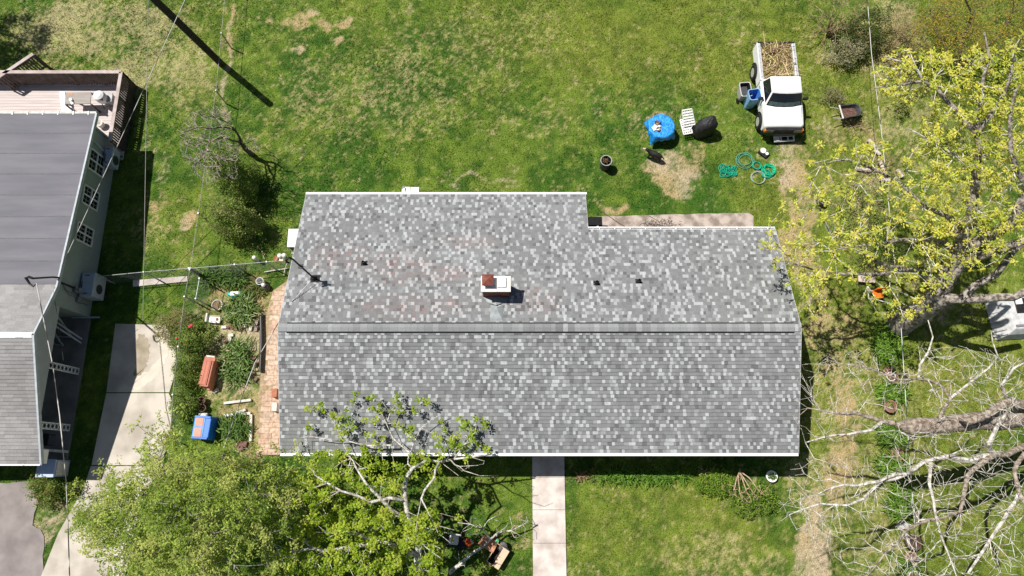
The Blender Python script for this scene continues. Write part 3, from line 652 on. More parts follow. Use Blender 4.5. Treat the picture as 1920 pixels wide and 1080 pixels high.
def grow(N, P_, Rf, attr, step=.4, wob=.09, rt=.008, pw=2.2, maxd=1e9, bal=.45):
    n0 = len(N); A = [Vector(a) for a in attr]
    base = np.array(N); d0 = [np.linalg.norm(base - np.array(a), axis=1).min() for a in A]
    cap = n0 + len(A) * 14 + 10; buf = np.zeros((cap, 3)); buf[:n0] = base; cnt = n0; tips = []; gd = np.zeros((cap, 3)); pl = np.zeros(cap)
    for i in range(n0):
        if P_[i] >= 0:
            g_ = N[i] - N[P_[i]]; gd[i] = np.array(g_.normalized() if g_.length > 1e-6 else (0, 0, 1))
    for i in sorted(range(len(A)), key=lambda i: d0[i]):
        a = A[i]; dd = np.array(a) - buf[:cnt]; L_ = np.linalg.norm(dd, axis=1) + 1e-6
        cs = (dd * gd[:cnt]).sum(1) / L_; cost = L_ * (1 + .55 * (1 - cs)) + bal * pl[:cnt] + np.maximum(-dd[:, 2], 0) * .4
        j = int(cost.argmin()); p = N[j]; L = (a - p).length
        if L > maxd: continue
        if L < .08: tips.append(j); continue
        k = max(1, min(12, int(L / step))); prev = j; g0 = Vector(gd[j]); bend = (g0 - (a - p).normalized() * g0.dot((a - p).normalized())) * L * .16 + Vector((random.gauss(0, 1), random.gauss(0, 1), random.gauss(.3, .6))) * L * wob * .35
        for s in range(1, k + 1):
            t = s / k; q = p.lerp(a, t) + bend * (4 * t * (1 - t))
            if s < k: q = q + Vector((random.gauss(0, 1), random.gauss(0, 1), random.gauss(0, .8))) * wob * min(1, L) * .16
            N.append(q); P_.append(prev); Rf.append(None); buf[cnt] = q; pl[cnt] = pl[prev] + (q - N[prev]).length
            e_ = q - N[prev]; gd[cnt] = np.array(e_.normalized()) if e_.length > 1e-6 else gd[prev]; cnt += 1; prev = len(N) - 1
        tips.append(prev)
    acc = np.zeros(len(N)); rad = [0] * len(N)
    for i in range(len(N) - 1, -1, -1):
        r = max(acc[i], rt ** pw); rad[i] = Rf[i] if Rf[i] is not None else r ** (1 / pw)
        if Rf[i] is None:
            p = P_[i]
            if p >= 0: acc[p] += r
    # a twig never fatter than 60 % of the limb that carries it
    for i in range(n0, len(N)): rad[i] = min(rad[i], rad[P_[i]] * (.62 if P_[i] < n0 else 1.0))
    return rad, tips
def wood_mesh(N, P_, rad, lo=0, hi=9e9):
    """tubes over chains; keep chains whose starting radius is in [lo, hi)"""
    kids = {}
    for i, p in enumerate(P_): kids.setdefault(p, []).append(i)
    b = M(); stack = [(r, None) for r in kids.get(-1, [])]
    while stack:
        i, frm = stack.pop(); chain = [i]; c = i
        while kids.get(c):
            ks = sorted(kids[c], key=lambda q: -rad[q]); stack += [(q, c) for q in ks[1:]]; c = ks[0]; chain.append(c)
        pts = [N[q] for q in chain]; rr = [rad[q] for q in chain]
        if frm is not None: pts = [N[frm]] + pts; rr = [min(rad[frm], rr[0] * 1.25)] + rr
        if len(pts) < 2 or not (lo <= rr[0] < hi): continue
        b.tube(pts, rr, 9 if rr[0] > .10 else 6 if rr[0] > .03 else 4)
    return b
def tree(name, label, cat, base, limbs, attr, bark_m, leaf=None, rt=.008, step=.4, wob=.09, twig_m=None, split=.022, group=None, maxd=1e9, cname='crown'):
    T = thing(name, label, cat, base, 0, group)
    N, P_, Rf = limb_nodes(limbs); rad, tips = grow(N, P_, Rf, attr, step, wob, rt, maxd=maxd)
    wood_mesh(N, P_, rad, split).build('trunk', bark_m, T, smooth=True)
    tw = wood_mesh(N, P_, rad, 0, split)
    if tw.f: tag(tw.build('branches', twig_m or bark_m, T), None, None, kind='stuff')
    if leaf:
        V, c = leaf(np.array([N[i] for i in tips])); raw_mesh(cname, V, 4, c, LEAF, T)
    return T
def scatter(polys, n, zf, inpoly_px=True):
    """n points in pixel polygons [(poly, weight)], height from zf(u, v)"""
    out = []; ws = [w_ for _, w_ in polys]
    while len(out) < n:
        poly = random.choices([p for p, _ in polys], ws)[0]
        us = [p[0] for p in poly]; vs = [p[1] for p in poly]; u, v = random.uniform(min(us), max(us)), random.uniform(min(vs), max(vs))
        if inpoly(np.array([u]), np.array([v]), poly)[0]: out.append(at(u, v, zf(u, v)))
    return out
def shrub(name, label, base, rx, ry, h, n, leafc, per=26, size=.035, R=.16, bark_m=BARK_B, rt=.006, stems=6, z0=.12, group=None, cat='shrub', asp=.55, bare=False, flat=.5):
    base = Vector(base); at_ = []
    while len(at_) < n:
        p = Vector((random.uniform(-1, 1), random.uniform(-1, 1), random.uniform(0, 1))); 
        q = p.x ** 2 + p.y ** 2 + (p.z * .95) ** 2
        if q > 1 or (q < .30 and random.random() < .75): continue
        k = .82 + .36 * float(vnoise(np.array([base.x * 3 + p.x * 2.2]), np.array([base.y * 3 + p.y * 2.2]), 1, 4)[0])
        at_.append(base + Vector((p.x * rx * k, p.y * ry * k, z0 + p.z * (h - z0) * k)))
    limbs = []
    for i in range(stems):
        a = 2 * PI * i / stems + random.uniform(-.3, .3); limbs.append(([base + Vector((math.cos(a) * .04, math.sin(a) * .04, -.02)), base + Vector((math.cos(a) * rx * .3, math.sin(a) * ry * .3, h * .35))], .018 * (1 + h * .4), .012, 'free'))
    lf = None if bare else (lambda C: leaves(C, R, per, size, asp, leafc, up=flat, jitter=.3))
    return tree(name, label, cat, base, limbs, at_, bark_m, lf, rt=rt, split=.016, group=group, step=.25, cname='foliage')
def strappy(name, label, c, rx, ry, n, L, cols, cat='plant', group=None, rot=0, wd=.018):
    """clump of arching strap leaves, one mesh"""
    c = Vector(c); V = []; C = []; cr, sr = math.cos(rot), math.sin(rot)
    for i in range(n):
        r = math.sqrt(random.random()); a = random.uniform(0, 2 * PI); x, y = r * math.cos(a) * rx, r * math.sin(a) * ry
        p = c + Vector((x * cr - y * sr, x * sr + y * cr, 0)); b = random.uniform(0, 2 * PI); d = Vector((math.cos(b), math.sin(b), 0)); sd = Vector((-d.y, d.x, 0)) * wd * random.uniform(.7, 1.3)
        l = L * random.uniform(.6, 1.2); q1 = p + d * l * .25 + Vector((0, 0, l * .62)); q2 = p + d * l * .62 + Vector((0, 0, l * random.uniform(.35, .75))); q3 = p + d * l * .95 + Vector((0, 0, l * random.uniform(.05, .5)))
        col = np.array(random.choice(cols)) * random.uniform(.7, 1.35)
        for A, B, w0, w1 in ((p, q1, .8, 1), (q1, q2, 1, .8), (q2, q3, .8, .1)): V.append([A - sd * w0, A + sd * w0, B + sd * w1, B - sd * w1]); C.append(col)
    o = raw_mesh(name, np.array([[list(q) for q in f] for f in V]), 4, np.array(C), LEAF, None, origin=c); tag(o, label, cat, group); return o

# ------------------------------------------------------------------ the yellow-green leafing tree at the right
YL = [(.68, .66, .10), (.58, .60, .09), (.74, .70, .15), (.48, .53, .07)]
def yellow_tree():
    A = at
    base = at(1684, 612)
    fork = A(1762, 556, 3.0)
    limbs = [([base + Vector((0, 0, -.1)), A(1712, 592, 1.2), A(1742, 572, 2.2), fork], .52, .40),
      ([fork, A(1772, 520, 3.6), A(1795, 470, 4.6), A(1822, 400, 6.0), A(1832, 320, 7.2), A(1832, 250, 8.2), A(1842, 160, 9.0), A(1852, 110, 9.3), A(1846, 60, 9.6)], .30, .02),
      ([A(1795, 470, 4.6), A(1850, 445, 5.3), A(1890, 420, 6.2), A(1925, 360, 7.2), A(1960, 300, 8)], .24, .10),
      ([fork, A(1800, 500, 4.2), A(1845, 478, 5.0), A(1880, 470, 5.6), A(1940, 440, 6.6)], .22, .12),
      ([fork, A(1800, 562, 3.6), A(1850, 560, 4.0), A(1900, 556, 4.4), A(1960, 530, 5)], .20, .12),
      ([A(1800, 562, 3.6), A(1830, 535, 4.0), A(1865, 515, 4.5), A(1900, 470, 5.2), A(1935, 440, 5.8)], .15, .09),
      ([fork, A(1735, 520, 3.6), A(1700, 505, 4.2), A(1650, 515, 4.6), A(1580, 512, 5.0), A(1530, 505, 5.3), A(1482, 493, 5.5)], .14, .025),
      ([A(1700, 505, 4.2), A(1655, 495, 4.7), A(1600, 470, 5.2), A(1555, 430, 5.6), A(1530, 375, 6.0)], .08, .02),
      ([A(1795, 470, 4.6), A(1760, 452, 5.2), A(1700, 448, 5.7), A(1650, 455, 6.0), A(1600, 462, 6.2), A(1560, 470, 6.3)], .10, .025),
      ([A(1800, 455, 5.0), A(1780, 410, 5.6), A(1730, 385, 6.2), A(1690, 345, 6.6), A(1640, 320, 6.9), A(1590, 300, 7.1), A(1540, 310, 7.2)], .10, .02),
      ([A(1832, 250, 8.2), A(1800, 215, 8.5), A(1770, 180, 8.8), A(1730, 150, 9.1), A(1690, 160, 9.2), A(1640, 165, 9.3)], .10, .02),
      ([A(1832, 250, 8.2), A(1870, 200, 8.7), A(1890, 150, 9.2), A(1900, 90, 9.6)], .10, .03),
      ([A(1832, 320, 7.2), A(1790, 290, 7.6), A(1740, 260, 8.0), A(1700, 240, 8.2)], .05, .02),
      ([A(1925, 360, 7.2), A(1900, 300, 8.0), A(1890, 230, 8.6), A(1905, 170, 9.2)], .10, .04),
      ([A(1730, 150, 9.1), A(1700, 120, 9.4), A(1660, 105, 9.6)], .05, .015),
      ([fork, A(1755, 535, 3.4), A(1735, 500, 4.2), A(1740, 470, 4.9), A(1790, 430, 5.8), A(1830, 400, 6.6)], .08, .03)]
    P1 = [(1455, 380), (1490, 345), (1540, 260), (1600, 235), (1660, 250), (1720, 330), (1700, 420), (1620, 470), (1520, 545), (1475, 540), (1420, 470)]
    P2 = [(1640, 120), (1700, 85), (1800, 90), (1870, 90), (1925, 60), (1925, 230), (1850, 230), (1760, 210), (1650, 180)]
    P3 = [(1740, 210), (1925, 200), (1925, 420), (1860, 440), (1760, 440), (1700, 400), (1720, 320), (1690, 300), (1730, 250)]
    P4 = [(1560, 440), (1700, 400), (1800, 440), (1780, 560), (1700, 600), (1640, 590), (1590, 520), (1520, 560), (1490, 480)]
    P5 = [(1690, 430), (1925, 400), (1925, 480), (1840, 520), (1740, 530)]
    P6 = [(1490, 540), (1540, 540), (1570, 600), (1520, 610)]
    zf = lambda u, v: max(4.3, min(9.8, 5.2 + (560 - v) * .0085 + random.uniform(-.7, .9)))
    pts = scatter([(P1, 1.7), (P2, 2.5), (P3, 2.4), (P4, 1.15), (P5, .7), (P6, .12)], 960, zf)
    bare = []
    def lf(C):
        C2 = C + RNG.normal(size=C.shape) * .03; big = RNG.random(len(C)) < .6
        V1, c1 = leaves(C2[big], .18, 18, .051, .5, YL, up=1.9, squash=.5, jitter=.22, star=1)
        V2, c2 = leaves(C2[~big], .125, 11, .048, .5, YL, up=1.9, squash=.5, jitter=.22, star=1)
        return np.concatenate([V1, V2]), np.concatenate([c1, c2])
    tree('oak_tree', 'big tree with bright yellow-green new leaves and a thick leaning trunk right of the bungalow', 'tree', base, limbs, pts, BARK_G, lf, rt=.0085, wob=.22, twig_m=BARK_P, split=.07)
yellow_tree()
def bare_tree():
    A = at; base = Vector((20.6, 2.2, 0))
    K = base + Vector((-.2, .2, 4.2))
    limbs = [([base + Vector((0, 0, -.1)), base + Vector((-.05, .1, 2)), K], .48, .40),
      ([K, A(1900, 782, 5.8), A(1845, 790, 6.2), A(1790, 796, 6.4), A(1745, 797, 6.6), A(1704, 801, 6.8)], .40, .25), ([A(1704, 801, 6.8), A(1655, 790, 7.0), A(1610, 775, 7.1), A(1570, 775, 7.2), A(1515, 765, 7.2)], .10, .02),
      ([K, A(1930, 760, 6.2), A(1895, 752, 6.6), A(1850, 775, 6.9), A(1815, 790, 7.0)], .22, .12),
      ([K, A(1910, 840, 6.0), A(1865, 854, 6.5), A(1820, 862, 6.8), A(1775, 856, 7.0), A(1735, 868, 7.1), A(1700, 888, 7.2), A(1650, 905, 7.3), A(1605, 908, 7.3), A(1560, 915, 7.3)], .17, .03),
      ([A(1865, 854, 6.5), A(1838, 870, 6.8), A(1812, 892, 7.0), A(1808, 930, 7.2), A(1800, 958, 7.3), A(1762, 972, 7.5), A(1725, 975, 7.5)], .10, .025),
      ([A(1865, 854, 6.5), A(1850, 830, 7.0), A(1870, 800, 7.4), A(1890, 770, 7.8)], .10, .04),
      ([K, A(1925, 850, 6.4), A(1905, 885, 6.8), A(1908, 925, 7.0), A(1890, 958, 7.3), A(1870, 990, 7.5), A(1840, 1040, 7.7), A(1815, 1075, 7.8)], .13, .03),
      ([A(1908, 925, 7.0), A(1925, 955, 7.2), A(1945, 990, 7.4)], .09, .04),
      ([A(1655, 790, 7.0), A(1630, 808, 7.2), A(1590, 815, 7.3), A(1545, 818, 7.4), A(1510, 830, 7.4)], .055, .018),
      ([A(1700, 888, 7.2), A(1660, 898, 7.4), A(1620, 932, 7.5), A(1590, 945, 7.5), A(1540, 945, 7.6), A(1480, 965, 7.7)], .06, .014),
      ([A(1745, 868, 7.1), A(1742, 905, 7.4), A(1748, 938, 7.5), A(1758, 965, 7.7), A(1765, 1000, 7.8), A(1785, 1050, 7.9), A(1795, 1085, 8)], .055, .016),
      ([A(1762, 972, 7.5), A(1720, 985, 7.7), A(1700, 1000, 7.8), A(1660, 1040, 7.9), A(1630, 1075, 8)], .05, .014),
      ([A(1735, 800, 6.6), A(1760, 790, 6.8), A(1780, 745, 7.0), A(1765, 720, 7.1), A(1740, 712, 7.2), A(1690, 712, 7.3), A(1650, 695, 7.4), A(1570, 680, 7.5)], .07, .014),
      ([A(1765, 720, 7.1), A(1725, 708, 7.2), A(1740, 660, 7.3), A(1750, 630, 7.4), A(1740, 600, 7.5)], .055, .014),
      ([A(1780, 745, 7.0), A(1820, 720, 7.3), A(1855, 690, 7.6), A(1870, 670, 7.8), A(1858, 620, 8)], .045, .013),
      ([A(1895, 752, 6.6), A(1880, 720, 7.2), A(1900, 690, 7.6), A(1920, 680, 7.8)], .06, .03)]
    Q = [([(1500, 680), (1640, 640), (1720, 700), (1700, 790), (1600, 830), (1500, 830), (1480, 760)], 1.2),
         ([(1480, 860), (1600, 850), (1720, 850), (1740, 960), (1700, 1080), (1600, 1080), (1500, 1000), (1450, 970)], 1.9),
         ([(1700, 900), (1925, 900), (1925, 1085), (1660, 1085)], 2.2), ([(1720, 640), (1925, 660), (1925, 800), (1740, 790)], 1.5), ([(1640, 800), (1925, 800), (1925, 900), (1700, 900)], 1.2)]
    zf = lambda u, v: 7.5 + random.uniform(-1.0, 1.0)
    pts = scatter(Q, 2300, zf)
    tree('bare_tree', 'pale grey bare tree reaching its leafless limbs in from the lower right', 'tree', base, limbs, pts, BARK_L, None, rt=.0048, wob=.3, split=.085, step=.3, twig_m=BARK_P)
bare_tree()
# ------------------------------------------------------------------ the two trees before the house
def feathery_tree():
    A = at; base = Vector((-10.6, -1.9, 0))
    G = [(.40, .52, .09), (.48, .59, .12), (.29, .40, .065), (.56, .61, .17), (.42, .50, .12)]
    K = base + Vector((0, 0, 2.2)); limbs = [([base + Vector((0, 0, -.1)), base + Vector((.05, 0, 1.2)), K], .26, .20)]
    for u, v, z in ((330, 880, 5.6), (230, 950, 5.2), (420, 850, 5.0), (470, 930, 5.5), (400, 1000, 6.2), (280, 1040, 5.6), (200, 1020, 4.6), (340, 950, 6.6), (440, 1060, 5.6), (300, 860, 4.8), (190, 930, 4.4), (500, 1000, 5.0)):
        p = A(u, v, z); limbs.append(([K, K.lerp(p, .4) + Vector((0, 0, .5)), K.lerp(p, .75) + Vector((0, 0, .35)), p], .10, .025))
    O = [(150, 960), (200, 905), (262, 850), (290, 835), (330, 815), (365, 840), (400, 845), (440, 845), (470, 855), (500, 875), (540, 890), (545, 950), (510, 1000), (530, 1085), (235, 1085), (195, 1040), (170, 1020), (130, 985)]
    def zf(u, v):
        d = math.hypot((u - 340) / 220, (v - 985) / 175); return 1.9 + 4.7 * math.sqrt(max(0, 1.12 - min(1.1, d) ** 2)) + random.uniform(-1.2, .35)
    cl_ = scatter([(O, 1)], 120, zf); pts = []
    for c_ in cl_:
        n_ = random.randint(4, 9); r_ = random.uniform(.24, .5); dz_ = random.uniform(-.8, .5)
        for k in range(n_): pts.append(c_ + Vector((random.gauss(0, r_), random.gauss(0, r_), random.gauss(0, .22) + dz_)))
    pts += scatter([(O, 1)], 190, lambda u, v: zf(u, v) - .8)
    def over(p): k = CH / (CH - p.z); return p.y * k > at(390, 832).y and at(335, 800).x < p.x * k      # the crown stops short of the garden
    pts = [p for p in pts if not over(p)]
    def lf(C):
        # feathery sprays: each cluster throws a few drooping fronds of small leaflets
        out = []; cc = []
        G2 = np.array(G)
        for p in C:
            col = G2[int(vnoise(np.array([p[0]]), np.array([p[1]]), .5, 8)[0] * 4.99)]
            for f in range(4):
                a = RNG.uniform(0, 2 * PI); d = np.array([math.cos(a), math.sin(a), RNG.uniform(-.35, .35)]); L = RNG.uniform(.22, .42); m = 13
                t = np.linspace(.08, 1, m)[:, None]; q = p + d * L * t + np.array([0, 0, -1]) * (L * .5 * t ** 2) + RNG.normal(size=(m, 3)) * .035
                out.append(q); cc.append(np.repeat((col * RNG.uniform(.8, 1.25))[None], m, 0))
        q = np.concatenate(out); V, c = leaves(q, .02, 1, .041, .5, [(1, 1, 1)], up=.55, jitter=.25); return V, np.clip(c * np.concatenate(cc), 0, .9)
    tree('feathery_tree', 'dense feathery light green tree overhanging the driveway at the bottom left', 'tree', base, limbs, pts, BARK_G, lf, rt=.007, split=.02)
feathery_tree()
def maple_tree():
    A = lambda u, v, z: at(u, v, min(z, 3.25 + (850 - v) * .0059) if v < 868 else z)
    base = Vector((-3.35, -4.4, 0))
    G = [(.30, .42, .03), (.37, .48, .04), (.24, .35, .025), (.44, .52, .06)]
    limbs = [([base + Vector((0, 0, -.1)), base + Vector((.05, .35, 1.6)), A(785, 1050, 2.05), A(776, 1005, 2.75), A(765, 975, 3.20), A(732, 957, 3.58), A(711, 934, 3.97), A(690, 912, 4.22)], 0.222, 0.044),
      ([A(765, 975, 3.20), A(762, 939, 3.58), A(761, 893, 3.97), A(775, 878, 4.16), A(796, 865, 4.35), A(826, 864, 4.48), A(852, 860, 4.54), A(885, 856, 4.57), A(922, 852, 4.60)], 0.096, 0.022),
      ([A(762, 935, 3.65), A(730, 931, 3.84), A(697, 939, 3.97), A(665, 930, 4.16), A(640, 918, 4.29), A(615, 905, 4.42), A(590, 890, 4.48)], 0.074, 0.022),
      ([A(826, 864, 4.48), A(812, 895, 4.22), A(798, 920, 4.03), A(790, 935, 3.97)], 0.044, 0.037),
      ([A(782, 1040, 2.18), A(745, 1025, 2.82), A(697, 1013, 3.20), A(665, 1001, 3.39), A(613, 999, 3.58)], 0.089, 0.044),
      ([A(700, 1020, 3.07), A(669, 1024, 3.33), A(630, 1032, 3.46), A(588, 1030, 3.58), A(555, 1033, 3.71), A(514, 1040, 3.84)], 0.074, 0.030),
      ([A(588, 1030, 3.58), A(560, 1005, 3.84), A(540, 985, 3.97), A(520, 960, 4.10)], 0.037, 0.013),
      ([A(796, 865, 4.35), A(765, 845, 4.54), A(735, 825, 4.63), A(725, 795, 4.72), A(740, 760, 4.78)], 0.041, 0.010),
      ([A(735, 835, 4.57), A(690, 835, 4.60), A(640, 825, 4.66), A(565, 820, 4.72)], 0.037, 0.009),
      ([A(690, 912, 4.22), A(670, 880, 4.48), A(655, 855, 4.54), A(640, 820, 4.63), A(620, 780, 4.72)], 0.037, 0.010),
      ([A(852, 860, 4.54), A(875, 830, 4.63), A(890, 810, 4.69), A(895, 785, 4.75)], 0.030, 0.009),
      ([A(765, 870, 4.22), A(775, 830, 4.54), A(790, 800, 4.66), A(830, 775, 4.75)], 0.026, 0.009),
      ([A(840, 862, 4.51), A(870, 880, 4.54), A(900, 892, 4.57)], 0.030, 0.010)]
    P1 = [(575, 760), (640, 735), (700, 745), (760, 740), (830, 760), (800, 800), (760, 830), (700, 850), (620, 850), (570, 840)]
    P2 = [(560, 850), (700, 850), (760, 860), (770, 960), (700, 1000), (600, 980), (530, 960), (545, 890)]
    P3 = [(490, 960), (720, 970), (815, 960), (835, 1085), (500, 1085)]
    P4 = [(840, 780), (900, 775), (915, 830), (870, 850), (800, 850)]
    P5 = [(770, 870), (900, 900), (840, 990), (770, 960)]
    zf = lambda u, v: 3.0 + (850 - v) * .0059 + random.uniform(.05, .5) if v < 862 else max(2.0, 4.0 - max(0, v - 900) * .002 + random.uniform(-.9, .6))
    pts = scatter([(P1, .78), (P2, 1.6), (P3, 3.0), (P4, .28), (P5, .05)], 450, zf)
    bare = scatter([([(740, 800), (920, 780), (940, 900), (780, 900)], 1), ([(640, 960), (860, 960), (860, 1080), (560, 1080)], 1.3)], 110, zf)
    nb = len(pts)
    def lf(C):
        k = (RNG.random(len(C)) < .88) & ~((C[:, 0] > -2.4) & (C[:, 1] < .5) & (RNG.random(len(C)) < .85)); C2 = C[k]
        r_ = C2[:, 1] > .55; V1, c1 = leaves(C2[r_], .14, 20, .042, .7, G, up=1.0, squash=.65, jitter=.28); V2, c2 = leaves(C2[~r_], .185, 32, .046, .7, G, up=1.0, squash=.65, jitter=.28)
        return np.concatenate([V1, V2]), np.concatenate([c1, c2])
    tree('maple_tree', 'maple with bright green leaf clusters and pale twisting limbs over the front eave', 'tree', base, limbs, pts + bare, BARK_P, lf, rt=.0085, wob=.25, split=.03, twig_m=BARK_P)
maple_tree()
# small bare topped tree and the shrubs by the back fence
def fence_tree():
    A = at; base = at(472, 290)
    K = A(452, 268, 1.2)
    limbs = [([base + Vector((0, 0, -.1)), A(462, 280, .6), K], .12, .09), ([K, A(442, 245, 2.0), A(420, 238, 2.6), A(398, 240, 3.0), A(370, 238, 3.3), A(345, 248, 3.5)], .06, .015),
      ([K, A(435, 262, 1.9), A(418, 258, 2.5), A(395, 262, 2.9), A(385, 285, 3.1), A(372, 300, 3.3)], .055, .015), ([A(442, 245, 2.0), A(425, 228, 2.7), A(405, 222, 3.1), A(380, 215, 3.5)], .04, .012),
      ([K, A(440, 280, 1.6), A(436, 300, 1.9), A(436, 335, 2.2)], .04, .012), ([K, A(462, 270, 1.7), A(478, 262, 2)], .03, .012)]
    Q = [([(330, 250), (360, 205), (410, 195), (440, 225), (430, 280), (410, 340), (385, 350), (345, 310)], 1), ([(430, 270), (450, 270), (445, 340), (425, 335)], .12), ([(455, 255), (485, 255), (490, 285), (460, 285)], .1)]
    pts = scatter(Q, 900, lambda u, v: 2.9 + random.uniform(-.7, .8))
    tree('bare_sapling', 'small bare twiggy tree by the wire fence in the back yard', 'tree', base, limbs, pts, BARK_D, None, rt=.0075, wob=.3, twig_m=bark('twig_tan', (.22, .18, .145), (.50, .43, .36)), split=.02, step=.25)
fence_tree()
GD = [(.17, .27, .045), (.24, .34, .06), (.13, .21, .035), (.29, .36, .09)]
GO = [(.29, .33, .10), (.36, .38, .13), (.22, .28, .07)]
GB = [(.19, .30, .05), (.26, .37, .065), (.14, .235, .04), (.31, .40, .09)]
shrub('leafy_shrub', 'dark green leafy shrub below the bare sapling at the back fence', at(455, 352), .85, 1.0, 2.9, 190, GB, per=34, R=.25, size=.042)
shrub('leafy_shrub', 'olive green leafy shrub nearer the bungalow in the back fence row', at(452, 425), 1.05, .85, 2.5, 190, GO + GB[:2], per=34, R=.25, size=.042)
shrub('leafy_shrub', 'low green bush at the foot of the bare sapling', at(425, 320), .7, .7, 1.1, 70, GB, per=30, size=.04)
# offscreen tree whose shadow falls at the top left
def shade_tree():
    base = Vector((-27.9, 21.3, 0)); K = base + Vector((0, 0, 5.6)); pts = []
    while len(pts) < 150:
        q = Vector((random.uniform(-1, 1), random.uniform(-1, 1), random.uniform(-1, 1)))
        if q.length < 1: pts.append(base + Vector((q.x * 2.1, q.y * 1.6, 9.0 + q.z * 1.6)))
    limbs = [([base, base + Vector((0, 0, 3)), K], .24, .18)] + [([K, K + Vector((math.cos(a) * .8, math.sin(a) * .8, 1.4)), K + Vector((math.cos(a) * 1.5, math.sin(a) * 1.2, 3.0))], .08, .03) for a in (0, 1.3, 2.5, 3.8, 5)]
    tree('shade_tree', 'leafy tree beyond the left edge shading the corner of the deck', 'tree', base, limbs, pts, BARK_G, lambda C: leaves(C, .34, 34, .06, .6, GD, up=.5), rt=.008)
shade_tree()
# back right corner: brown twiggy bush, pale bush, tan bush, orange-green thicket
shrub('twiggy_bush', 'upright brown twiggy bush at the top right by the fence line', at(1552, 66), 1.25, 1.3, 3.2, 300, GO, bare=True, bark_m=BARK_B, stems=14, rt=.010)
shrub('pale_bush', 'pale cream leaved bush beside the dark shade at the top right', at(1574, 112), .95, .65, 1.2, 80, [(.52, .48, .33), (.44, .41, .25), (.30, .33, .14)], per=26, size=.034, R=.2)
shrub('tan_bush', 'tan dry leaved bush between the fence line and the thicket', at(1668, 95), .9, 1.5, 2.0, 120, [(.50, .36, .22), (.42, .32, .17), (.34, .30, .13)], per=26, size=.034, R=.22)
shrub('green_bush', 'dark green rounded bush behind the pale bush at the top right', at(1602, 78), 1.25, 1.1, 2.1, 150, [(.07, .11, .02), (.10, .15, .03)], per=32, R=.26)
shrub('green_bush', 'small dark bush in the grass between fence line and yellow tree', at(1680, 208), .45, .4, .6, 26, GO, per=26)
shrub('dry_bush', 'low grey dry bush just behind the wheelbarrow', at(1560, 188), .6, .4, .6, 34, [(.30, .28, .17), (.22, .23, .10)], per=16, R=.2)
shrub('dead_brush', 'tangle of grey brown dead brush among the bleached logs', at(1640, 318), 1.3, .9, .8, 170, GO, bare=True, bark_m=BARK_B, stems=10, rt=.008)
shrub('dead_brush', 'tangle of dead brush beside the wheelbarrow bow', at(1600, 236), .9, .55, .55, 90, GO, bare=True, bark_m=BARK_B, stems=8, rt=.008)
shrub('dead_brush', 'dark dead brush in front of the pinkish board', at(1622, 498), 1.2, .6, .7, 130, GO, bare=True, bark_m=BARK_D, stems=9, rt=.009)
def thicket():
    A = at; base = at(1790, 130)
    pts = scatter([([(1720, 40), (1740, -10), (1935, -10), (1935, 80), (1870, 110), (1800, 110), (1740, 100), (1715, 80)], 1)], 330, lambda u, v: 2.2 + random.uniform(-1.2, 1.4))
    limbs = [([base, A(1812, 60, 1.4), A(1822, 20, 2.4), A(1800, -10, 3.2)], .10, .03), ([base, A(1760, 60, 1.2), A(1745, 20, 2.4)], .06, .02), ([base, A(1860, 80, 1.4), A(1895, 30, 2.4), A(1900, 0, 3)], .08, .03), ([base, A(1790, 70, 1.2), A(1780, 30, 2.2)], .06, .02), ([base, A(1840, 110, 1.0), A(1910, 90, 2.2)], .06, .02)]
    tree('thicket_tree', 'spreading orange and olive leaved tree in the top right corner', 'tree', base, limbs, pts, BARK_D, lambda C: leaves(C, .36, 30, .034, .6, [(.42, .33, .05), (.33, .32, .055), (.48, .35, .06), (.24, .28, .05)], up=.5, jitter=.3), rt=.007, split=.02)
thicket()
shrub('undergrowth_bush', 'tangled olive undergrowth bush under the yellow tree near the house corner', at(1598, 400), 1.3, 1.3, 1.1, 130, GO + GD[:1], per=18, R=.22)
shrub('undergrowth_bush', 'dark green undergrowth bush between the bungalow corner and the pale board', at(1640, 470), 1.2, .7, .9, 80, GD, per=26, R=.22)
shrub('undergrowth_bush', 'olive bush in the shade at the right of the yellow tree limbs', at(1760, 265), 1.0, .9, 1.3, 80, GO + GD[:2], per=24, R=.24)

